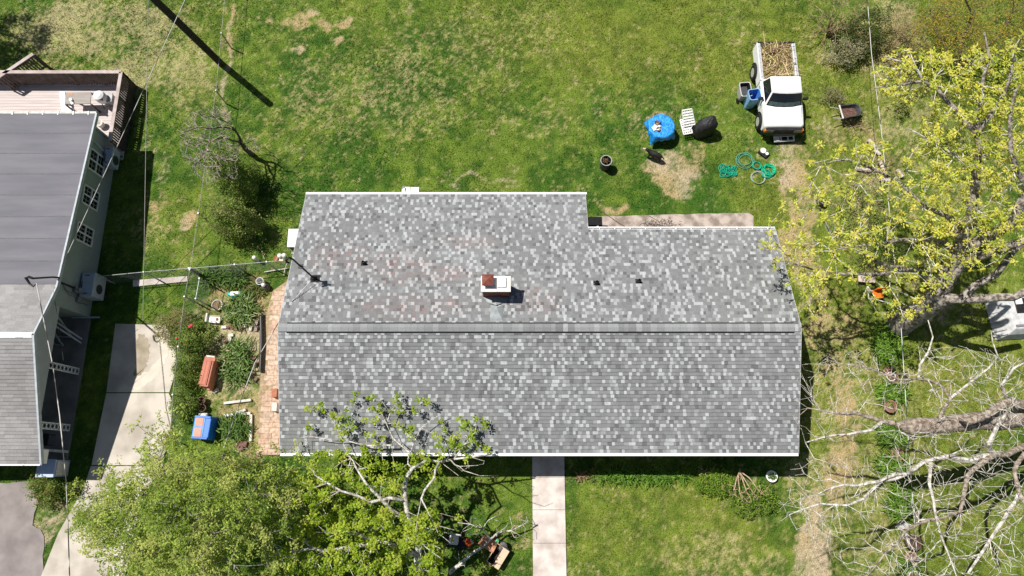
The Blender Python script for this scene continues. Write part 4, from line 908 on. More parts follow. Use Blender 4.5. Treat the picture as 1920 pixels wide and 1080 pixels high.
# ------------------------------------------------------------------ the pickup truck
def offset_quad(c, inset, off):                      # quad inset inside a face and lifted off it
    c = [Vector(p) for p in c]; m = sum(c, Vector()) / 4; n = (c[1] - c[0]).cross(c[3] - c[0]).normalized()
    return [p.lerp(m, inset) + n * off for p in c]
def truck():
    X0 = 11.72; yb = at(1466, 254, .5).y; yh = at(1466, 236.5, .93).y; yw = at(1466, 198, 1.06).y; yf = at(1466, 172, 1.58).y; yr = at(1460, 143, 1.58).y; yt = at(1454, 79, 1.0).y
    T = thing('pickup_truck', 'white pickup truck with cut brush heaped in its bed, parked on the back lawn', 'truck', (X0, (yb + yt) / 2, 0))
    paint = mat('white_car_paint', (.86, .86, .86), .3, var=.02, scale=2, spec=.5); dark = mat('bumper_grey', (.045, .05, .058), .5, var=.2)
    W = .87; yc = yr + .12
    def ring(y, w, zb, zs, zt, wt):                  # section: sill, side, shoulder, top
        return [(X0 - w + .04, y, zb), (X0 - w, y, zb + .12), (X0 - w, y, zs), (X0 - wt, y, zt), (X0, y, zt + .025), (X0 + wt, y, zt), (X0 + w, y, zs), (X0 + w, y, zb + .12), (X0 + w - .04, y, zb)]
    b = M(); b.loft([ring(yh - .03, .80, .42, .80, .88, .70), ring(yh + .05, W - .01, .36, .88, .96, .77), ring(yh + .5, W, .32, .93, 1.01, .78), ring(yw - .02, W, .30, .97, 1.06, .76), ring(yw + .12, W, .30, .98, 1.05, .76), ring(yc + .04, W, .30, .98, 1.04, .78)])
    body = b.build('body', paint, T, smooth=False, bevel=.05)
    # greenhouse
    TT = [-1, -.5, 0, .5, 1]
    lo_f = [(X0 + t * .80, yw + .02 - .13 * (1 - t * t), 1.03) for t in TT]; hi_f = [(X0 + t * .64, yf - .06 * (1 - t * t), 1.58 + .03 * (1 - t * t)) for t in TT]
    lo = [lo_f[0], lo_f[-1], (X0 + .80, yc + .02, 1.03), (X0 - .80, yc + .02, 1.03)]; hi = [hi_f[0], hi_f[-1], (X0 + .65, yr, 1.60), (X0 - .65, yr, 1.60)]
    top_f = [(X0 + t * .54, yf + .14 - .05 * (1 - t * t), 1.635 + .02 * (1 - t * t)) for t in TT]
    c = M(); c.loft([lo_f + lo[2:], hi_f + hi[2:], top_f + [(X0 + .55, yr - .10, 1.64), (X0 - .55, yr - .10, 1.64)]]); cab = c.build('cab', paint, T, bevel=.05)
    for s in (-1, 1): M().bar((X0 + s * .70, yh + .12, .955), (X0 + s * .745, yw - .06, 1.075), .012, .012).build('hood_gap', mat('gap_grey', (.16, .16, .165), .6), body)
    def glass(name, q, ins, off=.012):
        g = M(); g.quad(*offset_quad(q, ins, off)); q2 = offset_quad(q, ins - .05, off - .006); r = M(); r.quad(*q2)
        r.build('seal', BLACK, cab); return g.build(name, GLASS, cab)
    def strip(name, m_, s0, s1, w_, off, par):
        g = M(); R_ = []
        for f_ in (s0, s1):
            row = []
            for k in range(9):
                t = -1 + k / 4; u_ = (t * w_ + 1) * 2; i = min(3, int(u_)); q = u_ - i
                L0 = Vector(lo_f[i]).lerp(Vector(lo_f[i + 1]), q); H0 = Vector(hi_f[i]).lerp(Vector(hi_f[i + 1]), q); row.append(L0.lerp(H0, f_) + Vector((0, -.6, .8)) * off)
            R_.append(row)
        g.add(R_[0] + R_[1], [(k, k + 1, 10 + k, 9 + k) for k in range(8)]); return g.build(name, m_, par)
    strip('windshield_seal', BLACK, .05, .93, .955, .012, cab); strip('windshield', GLASS, .09, .90, .915, .018, cab)
    strip('dashboard', mat('dash_tint', (.085, .12, .125), .2, var=.3, scale=5), .11, .36, .88, .023, cab)
    sw = [lo[3], lo[0], hi[0], hi[3]]; glass('side_window', sw, .2); se = [lo[1], lo[2], hi[2], hi[1]]; glass('side_window', se, .2); rw = [lo[2], lo[3], hi[3], hi[2]]; glass('rear_window', rw, .2)
    for s in (-1, 1):
        wp = M(); a = Vector((X0 + s * .12 - .1, yw - .02, 1.09)); wp.bar(a, a + Vector((.42, .10, .05)), .02, .015); wp.build('wiper', BLACK, cab)
        mi = M(); mi.box((X0 + s * (W + .10), yw + .32, 1.10), (.20, .10, .14)); mi.bar((X0 + s * (W - .06), yw + .30, 1.04), (X0 + s * (W + .06), yw + .32, 1.08), .04, .03); mi.build('mirror', BLPLAS, T, bevel=.015)
        dh = M(); dh.box((X0 + s * (W + .008), yc - .25, .90), (.02, .16, .035)); dh.build('door_handle', BLPLAS, T)
        for yd in (yc - .02, yw + .10): M().bar((X0 + s * (W + .002), yd, .36), (X0 + s * (W + .002), yd, .97), .012, .008).build('door_gap', BLACK, T)
    # bed
    bd = M(); y0, y1 = yc + .08, yt - .05
    for s in (-1, 1):
        xo = X0 + s * (W - .02); xi = X0 + s * (W - .17)
        bd.prism([(min(xo, xi), y0), (max(xo, xi), y0), (max(xo, xi), y1), (min(xo, xi), y1)], .42, 1.0)
    bd.prism([(X0 - W + .17, y0), (X0 + W - .17, y0), (X0 + W - .17, y0 + .06), (X0 - W + .17, y0 + .06)], .5, .98)
    bd.build('bed', paint, T, bevel=.02)
    for s in (-1, 1): M().prism([(X0 + s * (W - .05), y0 + .05), (X0 + s * (W - .14), y0 + .05), (X0 + s * (W - .14), y1 - .05), (X0 + s * (W - .05), y1 - .05)], 1.0, 1.012).build('bed_rail', mat('rail_grey', (.42, .44, .47), .5, var=.2, scale=8), T)
    fl = M(); fl.box((X0, (y0 + y1) / 2, .56), (2 * W - .36, y1 - y0 - .04, .05)); fl.build('bed_floor', BLPLAS, T)
    tg = M(); tg.box((X0, yt - .02, .74), (2 * W - .06, .06, .50)); tgo = tg.build('tailgate', paint, T, bevel=.015)
    tg = M(); tg.box((X0, yt - .02, 1.0), (2 * W - .10, .07, .025)); tg.build('tailgate_cap', BLPLAS, tgo)
    # nose
    gr = M(); gr.box((X0, yh - .10, .72), (1.60, .14, .30)); gro = gr.build('grille', BLPLAS, T, bevel=.02)
    sl2 = M()
    for k in range(3): sl2.box((X0, yh - .176, .67 + .065 * k), (.92, .012, .018))
    sl2.box((X0, yh - .178, .75), (.13, .014, .06)); sl2.build('grille_slats', mat('slat_grey', (.045, .045, .05), .4), gro)
    for s in (-1, 1):
        hl = M(); hl.box((X0 + s * .585, yh - .155, .77), (.30, .06, .17)); hl.build('headlight', mat('headlight_glass', (.13, .125, .10), .12, var=.3, scale=10, spec=.6), T, bevel=.01)
        ts = M(); ts.box((X0 + s * .785, yh - .12, .77), (.09, .12, .17)); ts.build('turn_signal', mat('amber', (.72, .24, .02), .3, var=.1), T, bevel=.01)
        tl = M(); tl.box((X0 + s * (W - .08), yt + .01, .78), (.12, .03, .26)); tl.build('tail_light', mat('red_lens', (.4, .02, .02), .3), T)
    bp = M(); pts = []
    for k in range(13):
        t = -1 + k / 6; pts.append((X0 + t * .84, yb + .10 + .14 * abs(t) ** 4, .52))
    for i in range(12):
        a, q = Vector(pts[i]), Vector(pts[i + 1]); bp.bar(a, q, .16, .2)
    bp.build('bumper', dark, T)
    sk = M(); sk.box((X0, yh + .02, .46), (1.5, .20, .2)); sk.build('valance', mat('valance_blue_grey', (.12, .135, .16), .5), T)
    rb = M(); rb.box((X0, yt + .10, .5), (1.6, .16, .16)); rb.build('rear_bumper', STEEL, T, bevel=.02)
    yfw = at(1428, 228, .36).y; yrw = at(1418, 136, .36).y
    for s in (-1, 1):
        for yy in (yfw, yrw):
            R = Matrix.Rotation(PI / 2, 3, 'Y') @ Matrix.Identity(3); wx = X0 + s * (W - .05)
            t = M(); t.lathe([(.18, -.10), (.32, -.11), (.355, -.07), (.355, .07), (.32, .11), (.18, .10)], (wx, yy, .355), 24, R=R); wo = t.build('wheel', BLACK, T, smooth=False)
            r = M(); r.lathe([(.20, -.105), (.19, -.07), (.07, -.06), (.06, -.10), (.0, -.10)], (wx, yy, .355), 20, R=R) if s < 0 else r.lathe([(.0, .10), (.06, .10), (.07, .06), (.19, .07), (.20, .105)], (wx, yy, .355), 20, R=R)
            r.build('rim', mat('rim_silver', (.66, .66, .66), .35, .4, .1), wo)
            ar = M(); ar.tube([(X0 + s * (W + .006), yy + .41 * math.cos(a), .355 + .41 * math.sin(a)) for a in [PI * k / 12 for k in range(13)]], .028, 6); ar.build('wheel_arch', BLPLAS, T)
    # brush in the bed
    br = M(); cols = [(.50, .38, .20), (.30, .20, .11), (.68, .52, .33), (.20, .13, .08), (.40, .38, .12), (.50, .44, .18)]
    xa, xb = X0 - W + .2, X0 + W - .2; 
    for i in range(430):
        p = Vector((random.uniform(xa, xb), random.uniform(y0 + .1, y1 - .1), 0)); e = 1 - ((p.x - X0) / .8) ** 2; p.z = .66 + random.random() ** .6 * .55 * max(.15, e)
        a = random.gauss(.9, 1.0); L = random.uniform(.2, 1.3); d = Vector((math.cos(a), math.sin(a), random.uniform(-.25, .3))) * L * .5
        q0, q1 = p - d, p + d
        for q in (q0, q1): q.x = min(max(q.x, xa - .06 * (q.z > 1)), xb + .06); q.y = min(max(q.y, y0 + .06), y1 + .05)
        m_ = (q0 + q1) / 2 + Vector((random.gauss(0, .03), random.gauss(0, .03), random.gauss(0, .03))); k = random.uniform(.75, 1.3); c_ = tuple(v * k for v in random.choice(cols))
        r = random.uniform(.005, .02); br.tube([q0, m_, q1], [r, r * .9, r * .5], 4, col=c_)
    for q0, q1 in (((xa + .12, y1 - .3, 1.15), (xa + .05, y1 + .42, 1.25)), ((xb - .2, y0 + .3, 1.15), (xb + .42, y0 + .1, 1.12)), ((xb - .1, y0 + .5, 1.2), (xb + .30, y0 + .38, 1.1))):
        br.tube([q0, q1], [.014, .006], 4, col=cols[2])
    br.prism([(xa, y0 + .1), (xb, y0 + .1), (xb, y1), (xa, y1)], .59, .72, (.20, .14, .07))
    o = br.build('brush_load', vmat('dry_brush', .9, 0, 12, .2), origin=(X0, (y0 + y1) / 2, .6)); tag(o, 'heap of cut tan branches and dry stalks in the truck bed', 'brush pile', kind='stuff')
truck()

# ------------------------------------------------------------------ things on the back lawn
def yard():
    A = at
    # table under a blue tarp
    c = A(1240.5, 236, .74); c.z = 0; h = .74
    T = thing('patio_table', 'round patio table hidden under a blue tarp', 'table', c)
    b = M(); b.lathe([(.55, h - .04), (.56, h - .02), (.55, h)], c, 32); b.build('tabletop', WPLAS, T)
    for i in range(4):
        a = PI / 4 + i * PI / 2; M().tube([c + Vector((math.cos(a) * .40, math.sin(a) * .40, 0)), c + Vector((math.cos(a) * .36, math.sin(a) * .36, h - .04))], .02, 8).build('leg', WPLAS, T)
    b = M(); n = 96; rings = []; rot = math.radians(14)
    for r in (0.001, .15, .3, .42, .5, .555): rings.append([c + Vector((r * math.cos(2 * PI * j / n), r * math.sin(2 * PI * j / n), h + .012 + .008 * math.sin(j * .9 + r * 22) * math.cos(r * 31 + j * .35))) for j in range(n)])
    for k in range(1, 7):
        rg = []
        for j in range(n):
            a = 2 * PI * j / n; q = (a - rot) % (PI / 2) - PI / 4; d = min(.80 / math.cos(PI / 4 - abs(q)) , 1.12) - .555
            d = max(.12, .80 / max(abs(math.cos(a - rot)), abs(math.sin(a - rot))) - .56); f = k / 6
            fold = .045 * f * math.sin(a * 11) + .03 * f * math.sin(a * 5 + 1); R_ = .572 + f * (.03 + .62 * max(0, d - .30)) + fold * .7
            rg.append(c + Vector((R_ * math.cos(a), R_ * math.sin(a), h + .005 - d * f * .93)))
        rings.append(rg)
    b.loft(rings, caps=False); o = b.build('tarp', mat('blue_tarp', (.008, .20, .68), .38, scale=8, col2=(.03, .42, .86), det=6, bump=.7, bscale=16, spec=.5, ramp=(.40, .66)), smooth=True, origin=c); tag(o, 'bright blue tarp draped over a round table on the lawn', 'tarp')
    def on(u, v): return A(u, v, h + .03)
    def item(name, label, cat, u, v, prof, m, n=18, inner=None):
        p = on(u, v); q = M().lathe(prof, p, n); o = q.build(name, m, smooth=False, origin=p); tag(o, label, cat); return o
    item('bowl', 'brown round bowl of scraps on the blue tarp, upper of the two', 'bowl', 1231.5, 231, [(.06, 0), (.105, .05), (.11, .06), (.10, .06), (.05, .015), (0, .015)], mat('brown_glaze', (.17, .10, .07), .4, var=.35, scale=14))
    item('bowl', 'tan bowl with rusty spots at the lower end of the tarp clutter', 'bowl', 1234, 243, [(.06, 0), (.09, .05), (.095, .06), (.085, .06), (.05, .015), (0, .015)], mat('tan_glaze', (.48, .36, .24), .5, scale=20, col2=(.10, .05, .04)))
    item('plate', 'white plate under the bowls on the blue tarp', 'plate', 1231, 238.5, [(.10, 0), (.15, .02), (.155, .025), (.10, .012), (0, .012)], WPLAS)
    p = on(1226, 241); o = M().box(p + Vector((0, 0, .01)), (.13, .20, .02), .5).build('paper_pad', WPLAS, origin=p, bevel=.004); tag(o, 'white pad of paper at the left of the tarp clutter', 'paper')
    item('cup', 'small dark cup beside the brown bowl', 'cup', 1238, 232, [(.025, 0), (.032, .08), (.028, .08), (.02, .01), (0, .01)], BLPLAS, 12)
    item('jar', 'small white jar between the two bowls', 'jar', 1237, 238, [(.03, 0), (.035, .07), (.02, .085), (0, .085)], WPLAS, 12)
    # folding chair with perforated white panels
    T = thing('folding_chair', 'white slatted folding chair between the blue tarp and the black grill cover', 'chair', A(1291, 250))
    def panel(name, q, nx, ny):
        q = [Vector(p) for p in q]; b = M(); t = .02; n_ = (q[1] - q[0]).cross(q[3] - q[0]).normalized()
        def P_(s, r): return q[0].lerp(q[1], s).lerp(q[3].lerp(q[2], s), r)
        for i in range(nx + 1): b.bar(P_(i / nx, 0), P_(i / nx, 1), .05 if i in (0, nx) else .042, t)
        for j in range(ny + 1): b.bar(P_(0, j / ny) + n_ * .004, P_(1, j / ny) + n_ * .004, .05 if j in (0, ny) else .07, t)
        return b.build(name, WPLAS, T)
    hb = .86
    panel('backrest', [A(1283, 237, .46), A(1303, 233, .46), A(1297, 204, hb), A(1279, 207, hb)], 4, 6)
    panel('seat', [A(1282, 252, .36), A(1298, 249, .36), A(1291, 222, .42), A(1275, 225, .42)], 4, 6)
    for a, b_ in (((1282, 252, .36), (1286, 258, 0)), ((1298, 249, .36), (1305, 257, 0)), ((1276, 226, .42), (1284, 246, 0)), ((1303, 233, .46), (1296, 250, 0))): M().tube([A(*a), A(*b_)], .014, 6).build('leg', STEEL, T)
    for a, b_ in (((1275, 223, .42), (1280, 207, .82)), ((1300, 232, .47), (1293, 246, .40))): M().tube([A(*a), A(*b_)], .012, 6).build('brace', WPLAS, T)
    # grill under a black cover
    c = A(1317, 249); b = M(); rings = []
    for z, rx, ry, ox, oy in ((.02, .48, .30, 0, 0), (.25, .47, .30, 0, 0), (.5, .46, .30, .01, .01), (.70, .45, .29, .02, .01), (.82, .42, .29, .03, .02), (.95, .30, .25, .08, .05), (1.04, .20, .17, .12, .08), (1.10, .13, .10, .15, .13), (1.15, .07, .06, .17, .15), (1.16, .001, .001, .17, .15)):
        rings.append([c + Vector((ox, oy, z)) + Matrix.Rotation(.25, 3, 'Z') @ Vector((rx * (abs(math.cos(a)) ** .7) * (1 if math.cos(a) > 0 else -1) * (1 + .05 * math.sin(a * 7 + z * 5)), ry * (abs(math.sin(a)) ** .7) * (1 if math.sin(a) > 0 else -1) * (1 + .06 * math.sin(a * 5 + z * 9)), .012 * math.sin(a * 6))) for a in [2 * PI * j / 36 for j in range(36)]])
    b.loft(rings); o = b.build('grill_cover', mat('black_cover', (.022, .022, .024), .55, var=.35, scale=5, bump=.7, bscale=7), smooth=True, origin=c); tag(o, 'black cover pulled over a grill beside the white folding chair', 'grill cover')
    # trash can full of trimmings
    c = A(1133, 313); T = thing('trash_can', 'dark metal can full of twigs standing alone on the lawn', 'trash can', c)
    b = M(); b.lathe([(.20, 0), (.205, .02), (.215, .30), (.222, .31), (.222, .33), (.216, .34), (.232, .62)], c, 28); b.build('can', mat('can_steel', (.10, .10, .105), .45, .6, .5, 7), T)
    M().lathe([(.232, .62), (.25, .63), (.25, .66), (.22, .66), (.21, .60)], c, 28).build('rim', STEEL, T)
    M().tube([c + Vector((.23, -.03, .50)), c + Vector((.29, -.03, .48)), c + Vector((.30, -.02, .40)), c + Vector((.24, -.01, .36))], .014, 6).build('handle', STEEL, T)
    b = M(); b.lathe([(.21, .50), (0.0, .56)], c, 16, col=(.08, .05, .03))
    for i in range(70):
        a, r = random.uniform(0, 2 * PI), random.uniform(0, .17); p = c + Vector((r * math.cos(a), r * math.sin(a), .56 + random.uniform(0, .1))); d = Vector((random.gauss(0, 1), random.gauss(0, 1), random.gauss(0, .35))).normalized() * .07
        k = random.uniform(.5, 1.5); b.tube([p - d, p + d], .009, 4, col=(.16 * k, .095 * k, .05 * k))
    o = b.build('twig_filling', vmat('dry_brush'), origin=c); tag(o, 'brown twigs filling the dark metal can', 'twigs', kind='stuff')
    p = c + Vector((.22, -.05, 0)); o = M().tube([c + Vector((.26, -.10, .01)), c + Vector((.34, -.22, .012)), c + Vector((.40, -.36, .012))], .012, 6).build('stick', BARK_D, origin=p); tag(o, 'dark stick lying on the grass by the metal can', 'stick')
    # bins by the truck
    def square_bin(T, c, wb, wt, h, rz, m, mi, lip):
        R = Matrix.Rotation(rz, 3, 'Z')
        def rg(w_, d_, z, r=.18):
            out = []
            for k in range(4):
                a0 = k * PI / 2 + PI / 4; cx, cy = (1 if k in (0, 3) else -1), (1 if k in (0, 1) else -1)
                for j in range(4):
                    a = k * PI / 2 + j * PI / 6; out.append(c + R @ Vector((cx * (w_ / 2 - w_ * r) + w_ * r * math.cos(a), cy * (d_ / 2 - w_ * r) + w_ * r * math.sin(a), z)))
            return out
        b = M(); b.loft([rg(wb[0], wb[1], .02), rg(wb[0] * 1.02, wb[1] * 1.02, .06), rg(wt[0], wt[1], h - .06), rg(wt[0] + lip, wt[1] + lip, h - .05), rg(wt[0] + lip, wt[1] + lip, h), rg(wt[0] - .03, wt[1] - .03, h)], caps=True)
        b.f.pop(); b.c.pop(); b.build('bin_body', m, T)
        b = M(); b.loft([rg(wt[0] - .03, wt[1] - .03, h), rg(wb[0] - .03, wb[1] - .03, .10)], caps=False); b.f = [f[::-1] for f in b.f]; b.add(rg(wb[0] - .03, wb[1] - .03, .10), [tuple(range(16))]); b.build('bin_inside', mi, T)
    c = A(1402.5, 197); T = thing('recycling_bin', 'tall open light blue plastic bin next to the truck door', 'bin', c)
    square_bin(T, c, (.40, .40), (.52, .50), .92, .15, mat('pale_blue_plastic', (.24, .46, .72), .5, var=.08, scale=4), mat('blue_inside', (.06, .22, .60), .5, var=.2, scale=5), .03)
    for s in (-1, 1): M().tube([c + Vector((s * .2 - .02, .22, .09)), c + Vector((s * .2 + .02, .22, .09))], .085, 14).build('wheel', BLACK, T)
    c = A(1390, 181); T = thing('garbage_cart', 'open grey bin with black inside and a cord, behind the blue bin', 'bin', c)
    square_bin(T, c, (.36, .50), (.47, .66), .62, .08, mat('grey_plastic', (.45, .45, .45), .5, var=.12), BLPLAS, .05)
    for s in (-1, 1): M().tube([c + Vector((s * .24 - .03, -.26, .10)), c + Vector((s * .24 + .03, -.26, .10))], .10, 14).build('wheel', BLACK, T)
    M().tube([c + Vector((-.18, -.28, .55)), c + Vector((-.12, -.38, .66)), c + Vector((.12, -.38, .66)), c + Vector((.20, -.28, .55))], .016, 6).build('handle', STEEL, T)
    M().box(c + Vector((0, .05, .40)), (.30, .44, .02), .08).build('inner_panel', mat('dark_grey_panel', (.07, .07, .072), .5), T)
    # detached bumper with lamp openings in front of the truck
    c = A(1467, 264); T = thing('spare_bumper', 'white and chrome bumper piece lying on the grass before the truck grille', 'bumper', c, .06)
    b = M()
    for y_, z_ in ((-.10, .18), (.10, .26)): b.box((0, y_, z_), (.92, .07, .03))
    for x_ in (-.44, -.14, .16, .42): b.box((x_, 0, .21), (.06, .24, .03))
    b.box((-.32, -.02, .225), (.20, .20, .02)); b.build('bar', WPLAS, T, world=False, bevel=.008)
    b = M(); b.box((0, .0, .09), (.90, .22, .18)); b.build('backing', BLPLAS, T, world=False, bevel=.02)
    # feeding mat with bowls
    c = A(1431, 288); rz = math.radians(-44); R = Matrix.Rotation(rz, 3, 'Z')
    o = M().box(c + Vector((0, 0, .06)), (.44, .30, .12), rz).build('feeder', BLPLAS, origin=c, bevel=.02); tag(o, 'black rectangular box on the grass holding two white dishes', 'feeder')
    for d, r, l in ((-.09, .13, 'larger white dish on the black box'), (.12, .075, 'smaller white dish at the corner of the black box')):
        p = c + R @ Vector((d, .02, .122)); o = M().lathe([(r * .7, 0), (r, .04), (r * .92, .04), (r * .6, .015), (0, .015)], p, 20).build('dish', WPLAS, origin=p); tag(o, l, 'dish')
    # hoses
    HG = mat('teal_hose', (.010, .34, .22), .35, var=.15, scale=3); HL = mat('pale_green_hose', (.10, .36, .27), .4, var=.2, scale=3); HB = mat('bright_green_hose', (.008, .46, .24), .35, var=.12, scale=3); HX = mat('grey_hose', (.36, .42, .40), .45, var=.15)
    def coil(label, u, v, R_, turns, m, jit, r=.013, ex=1.0, tail=None, cjit=.02):
        c = A(u, v); pts = []; ph = random.uniform(0, 6)
        nn = int(turns * 22); cx = cy = 0; rr = R_
        for i in range(nn):
            a = ph + 2 * PI * i / 22
            if i % 11 == 0: tx, ty, tr = random.gauss(0, cjit), random.gauss(0, cjit), R_ * (1 + random.uniform(-jit, jit))
            cx += (tx - cx) * .18; cy += (ty - cy) * .18; rr += (tr - rr) * .18
            pts.append(c + Vector((cx + rr * math.cos(a) * ex, cy + rr * math.sin(a) / ex, .02 + .018 * (i / 22) * .7 + .01 * math.sin(i * .7))))
        if tail: pts += [A(*t, .015) for t in tail]
        o = M().tube(pts, r, 7).build('garden_hose', m, smooth=True, origin=c); tag(o, label, 'hose')
    def tangle(label, u, v, rx, ry, n, m):
        c = A(u, v); pts = []; 
        for i in range(n):
            t = i * .23; pts.append(c + Vector((rx * (math.sin(t * 1.0 + .5) * .72 + .33 * math.sin(t * 2.37 + 1)), ry * (math.cos(t * 1.31) * .7 + .33 * math.sin(t * 2.9)), .02 + .06 * (.5 + .5 * math.sin(t * 1.7)))))
        o = M().tube(pts, .014, 7).build('garden_hose', m, smooth=True, origin=c); tag(o, label, 'hose')
    tangle('tangled teal garden hose heap, the leftmost on the grass', 1365, 321, .40, .29, 190, HG)
    coil('loose pale green hose in wide open loops, topmost of the hoses', 1395, 300, .31, 3.6, HL, .18, .011, cjit=.07)
    coil('small tight teal hose ring at the centre of the hose group', 1418, 311.5, .17, 4, HG, .10, .014)
    coil('large bright green coiled hose, the rightmost on the grass', 1440, 320, .27, 7, HB, .28, .015, cjit=.06)
    coil('green hose ring overlapping the grey hose loops', 1435, 327, .18, 5, HG, .16, .014, cjit=.04)
    coil('grey hose loops, the lowest of the hose group', 1420, 333, .27, 3.4, HX, .12, .012, cjit=.04)
    # wheelbarrow
    c = A(1584, 219); T = thing('wheelbarrow', 'dark wheelbarrow with rusty debris under the yellow tree edge', 'wheelbarrow', c, math.radians(8))
    def rg(w0, w1, x0, x1, z):
        out = [(x0, -w0 / 2, z)]
        for k in range(9): a = -PI / 2 + PI * k / 8; out.append((x1 + math.cos(a) * w1 * .42, math.sin(a) * w1 / 2, z))
        return out + [(x0, w0 / 2, z)]
    b = M(); b.loft([rg(.40, .38, -.24, .16, .28), rg(.60, .56, -.40, .22, .55), rg(.64, .60, -.42, .23, .56), rg(.57, .53, -.385, .21, .55), rg(.38, .36, -.22, .15, .30)], caps=True)
    b.build('tray', mat('tray_grey', (.075, .078, .085), .5, .3, .4, 5), T, world=False)
    b = M(); b.add(rg(.46, .44, -.28, .17, .38), [tuple(range(11))]); b.build('debris', mat('rusty_leaves', (.07, .03, .025), .95, scale=16, col2=(.20, .12, .09), bump=.8, bscale=25), T, world=False)
    for s in (-1, 1):
        M().tube([(-.86, s * .26, .58), (-.30, s * .24, .33), (.48, s * .08, .20)], .02, 8).build('handle', OFFW, T, world=False)
        M().tube([(-.22, s * .22, .30), (-.26, s * .24, 0)], .016, 6).build('leg', DSTEEL, T, world=False)
    b = M(); b.lathe([(.05, -.03), (.14, -.045), (.18, -.02), (.18, .02), (.14, .045), (.05, .03)], (.52, 0, .18), 18, R=Matrix.Rotation(PI / 2, 3, 'X')); b.build('wheel', BLACK, T, world=False)
    b = M(); b.box((-.43, 0, .55), (.06, .66, .03)); b.build('cross_bar', OFFW, T, world=False)
    # condenser and the box behind the rear eave
    c = A(558, 452); c = Vector((-8.42, 9.0, 0)); T = thing('air_conditioner', 'white air conditioning condenser at the left corner of the bungalow', 'air conditioner', c)
    zt = .82; q0 = A(541, 429, zt); q1 = A(541, 463, zt); w_ = .86; b = M(); cx = q0.x + w_ / 2; cy = (q0.y + q1.y) / 2; d_ = q0.y - q1.y
    M().box((cx, cy, .03), (w_ + .1, d_ + .1, .06)).build('pad', CONC, T)
    M().box((cx, cy, .42), (w_ - .04, d_ - .04, .72)).build('coil_grille', DSTEEL, T)
    b = M(); b.box((cx, cy, zt - .035), (w_, d_, .07))
    for i, j in ((-1, -1), (1, -1), (1, 1), (-1, 1)): b.box((cx + i * (w_ / 2 - .025), cy + j * (d_ / 2 - .025), .41), (.05, .05, .70))
    b.build('housing', WHITE, T, bevel=.01)
    b = M(); pc = A(560, 443, zt); b.lathe([(.27, 0), (.27, .015), (.20, .028), (.06, .035), (0, .035)], (pc.x, pc.y, zt), 28); b.build('fan_guard', mat('fan_guard_grey', (.62, .62, .62), .5, var=.06), T)
    c = A(769, 360); c = Vector((A(769, 360).x, 10.72, 0)); T = thing('utility_box', 'white utility box with a hose behind the rear eave of the bungalow', 'utility box', c)
    b = M(); y_ = A(770, 351, .9).y; xa, xb = A(752, 355, .9).x, A(786, 355, .9).x; 
    b.box(((xa + xb) / 2 - .18, y_ - .15, .45), (.34, .34, .9)); b.build('cabinet', WHITE, T, bevel=.012)
    b = M(); b.box(((xa + xb) / 2 + .19, y_ - .13, .44), (.36, .30, .88)); b.build('cabinet', WHITE, T, bevel=.012)
    M().tube([(xa + .04, y_ - .06, .91), (xa + .08, y_ + .02, .98), (xa + .16, y_ - .04, .96), (xa + .2, y_ - .2, .92)], .018, 6).build('hose', STEEL, T)
yard()
def patio_things():
    A = at; p = A(1240, 421)
    b = M(); cols = [(.085, .06, .05), (.14, .10, .085), (.05, .035, .03)]
    for i in range(260):
        a = random.gauss(0, .42); r = random.gauss(0, .12); q = p + Vector((a, r - .12 * abs(a), .03)); q.x = min(max(q.x, p.x - .7), p.x + .75)
        d = random.uniform(0, 2 * PI); L = random.uniform(.05, .14); e = Vector((math.cos(d), math.sin(d), random.uniform(0, .7))) * L; b.tube([q, q + e], [.009, .004], 3, col=random.choice(cols))
    o = b.build('dead_plant', vmat('dry_brush'), origin=p); tag(o, 'dead brown plant clump spilled on the rear patio', 'dead plant', kind='stuff')
    o = M().tube([A(1193, 436, .04), A(1195, 427, .045), A(1202, 419, .045), A(1211, 416.5, .045), A(1222, 418, .045), A(1232, 422, .05)], .012, 6).build('garden_hose', HOSE_P, smooth=True, origin=A(1200, 420)); tag(o, 'pale hose curving across the rear patio', 'hose')
    o = M().tube([A(1128, 395, .03), A(1140, 404, .05), A(1160, 418, .06), A(1187, 433.5, .08)], .016, 6).build('pole', BARK_D, origin=A(1160, 418)); tag(o, 'long dark rod drawn for a shadow line slanting over the left of the rear patio', 'pole')  # thin solid rod put in where a slanting shadow line falls
    o = M().tube([A(1215, 404, .03), A(1234, 414, .05)], .014, 6).build('pole', BARK_D, origin=A(1225, 409)); tag(o, 'short dark rod drawn for a shadow line at the grass edge behind the dead plant', 'pole')  # second rod, put in for the shorter shadow line
_q = pxpoly([(1100, 407.5), (1128, 407), (1129.5, 434), (1099, 437)])  # flat black sheet that paints the roof corner's shade on the patio
tag(M().prism(_q, .032, .05).build('shade_patch', mat('shade_patch', (.012, .012, .014), .9, var=.3), origin=(_q[0][0], _q[0][1], .03)), 'dark square of painted shade at the left end of the rear patio beside the extension', 'painted shade')
HOSE_P = mat('pale_hose', (.30, .29, .26), .5)
patio_things()

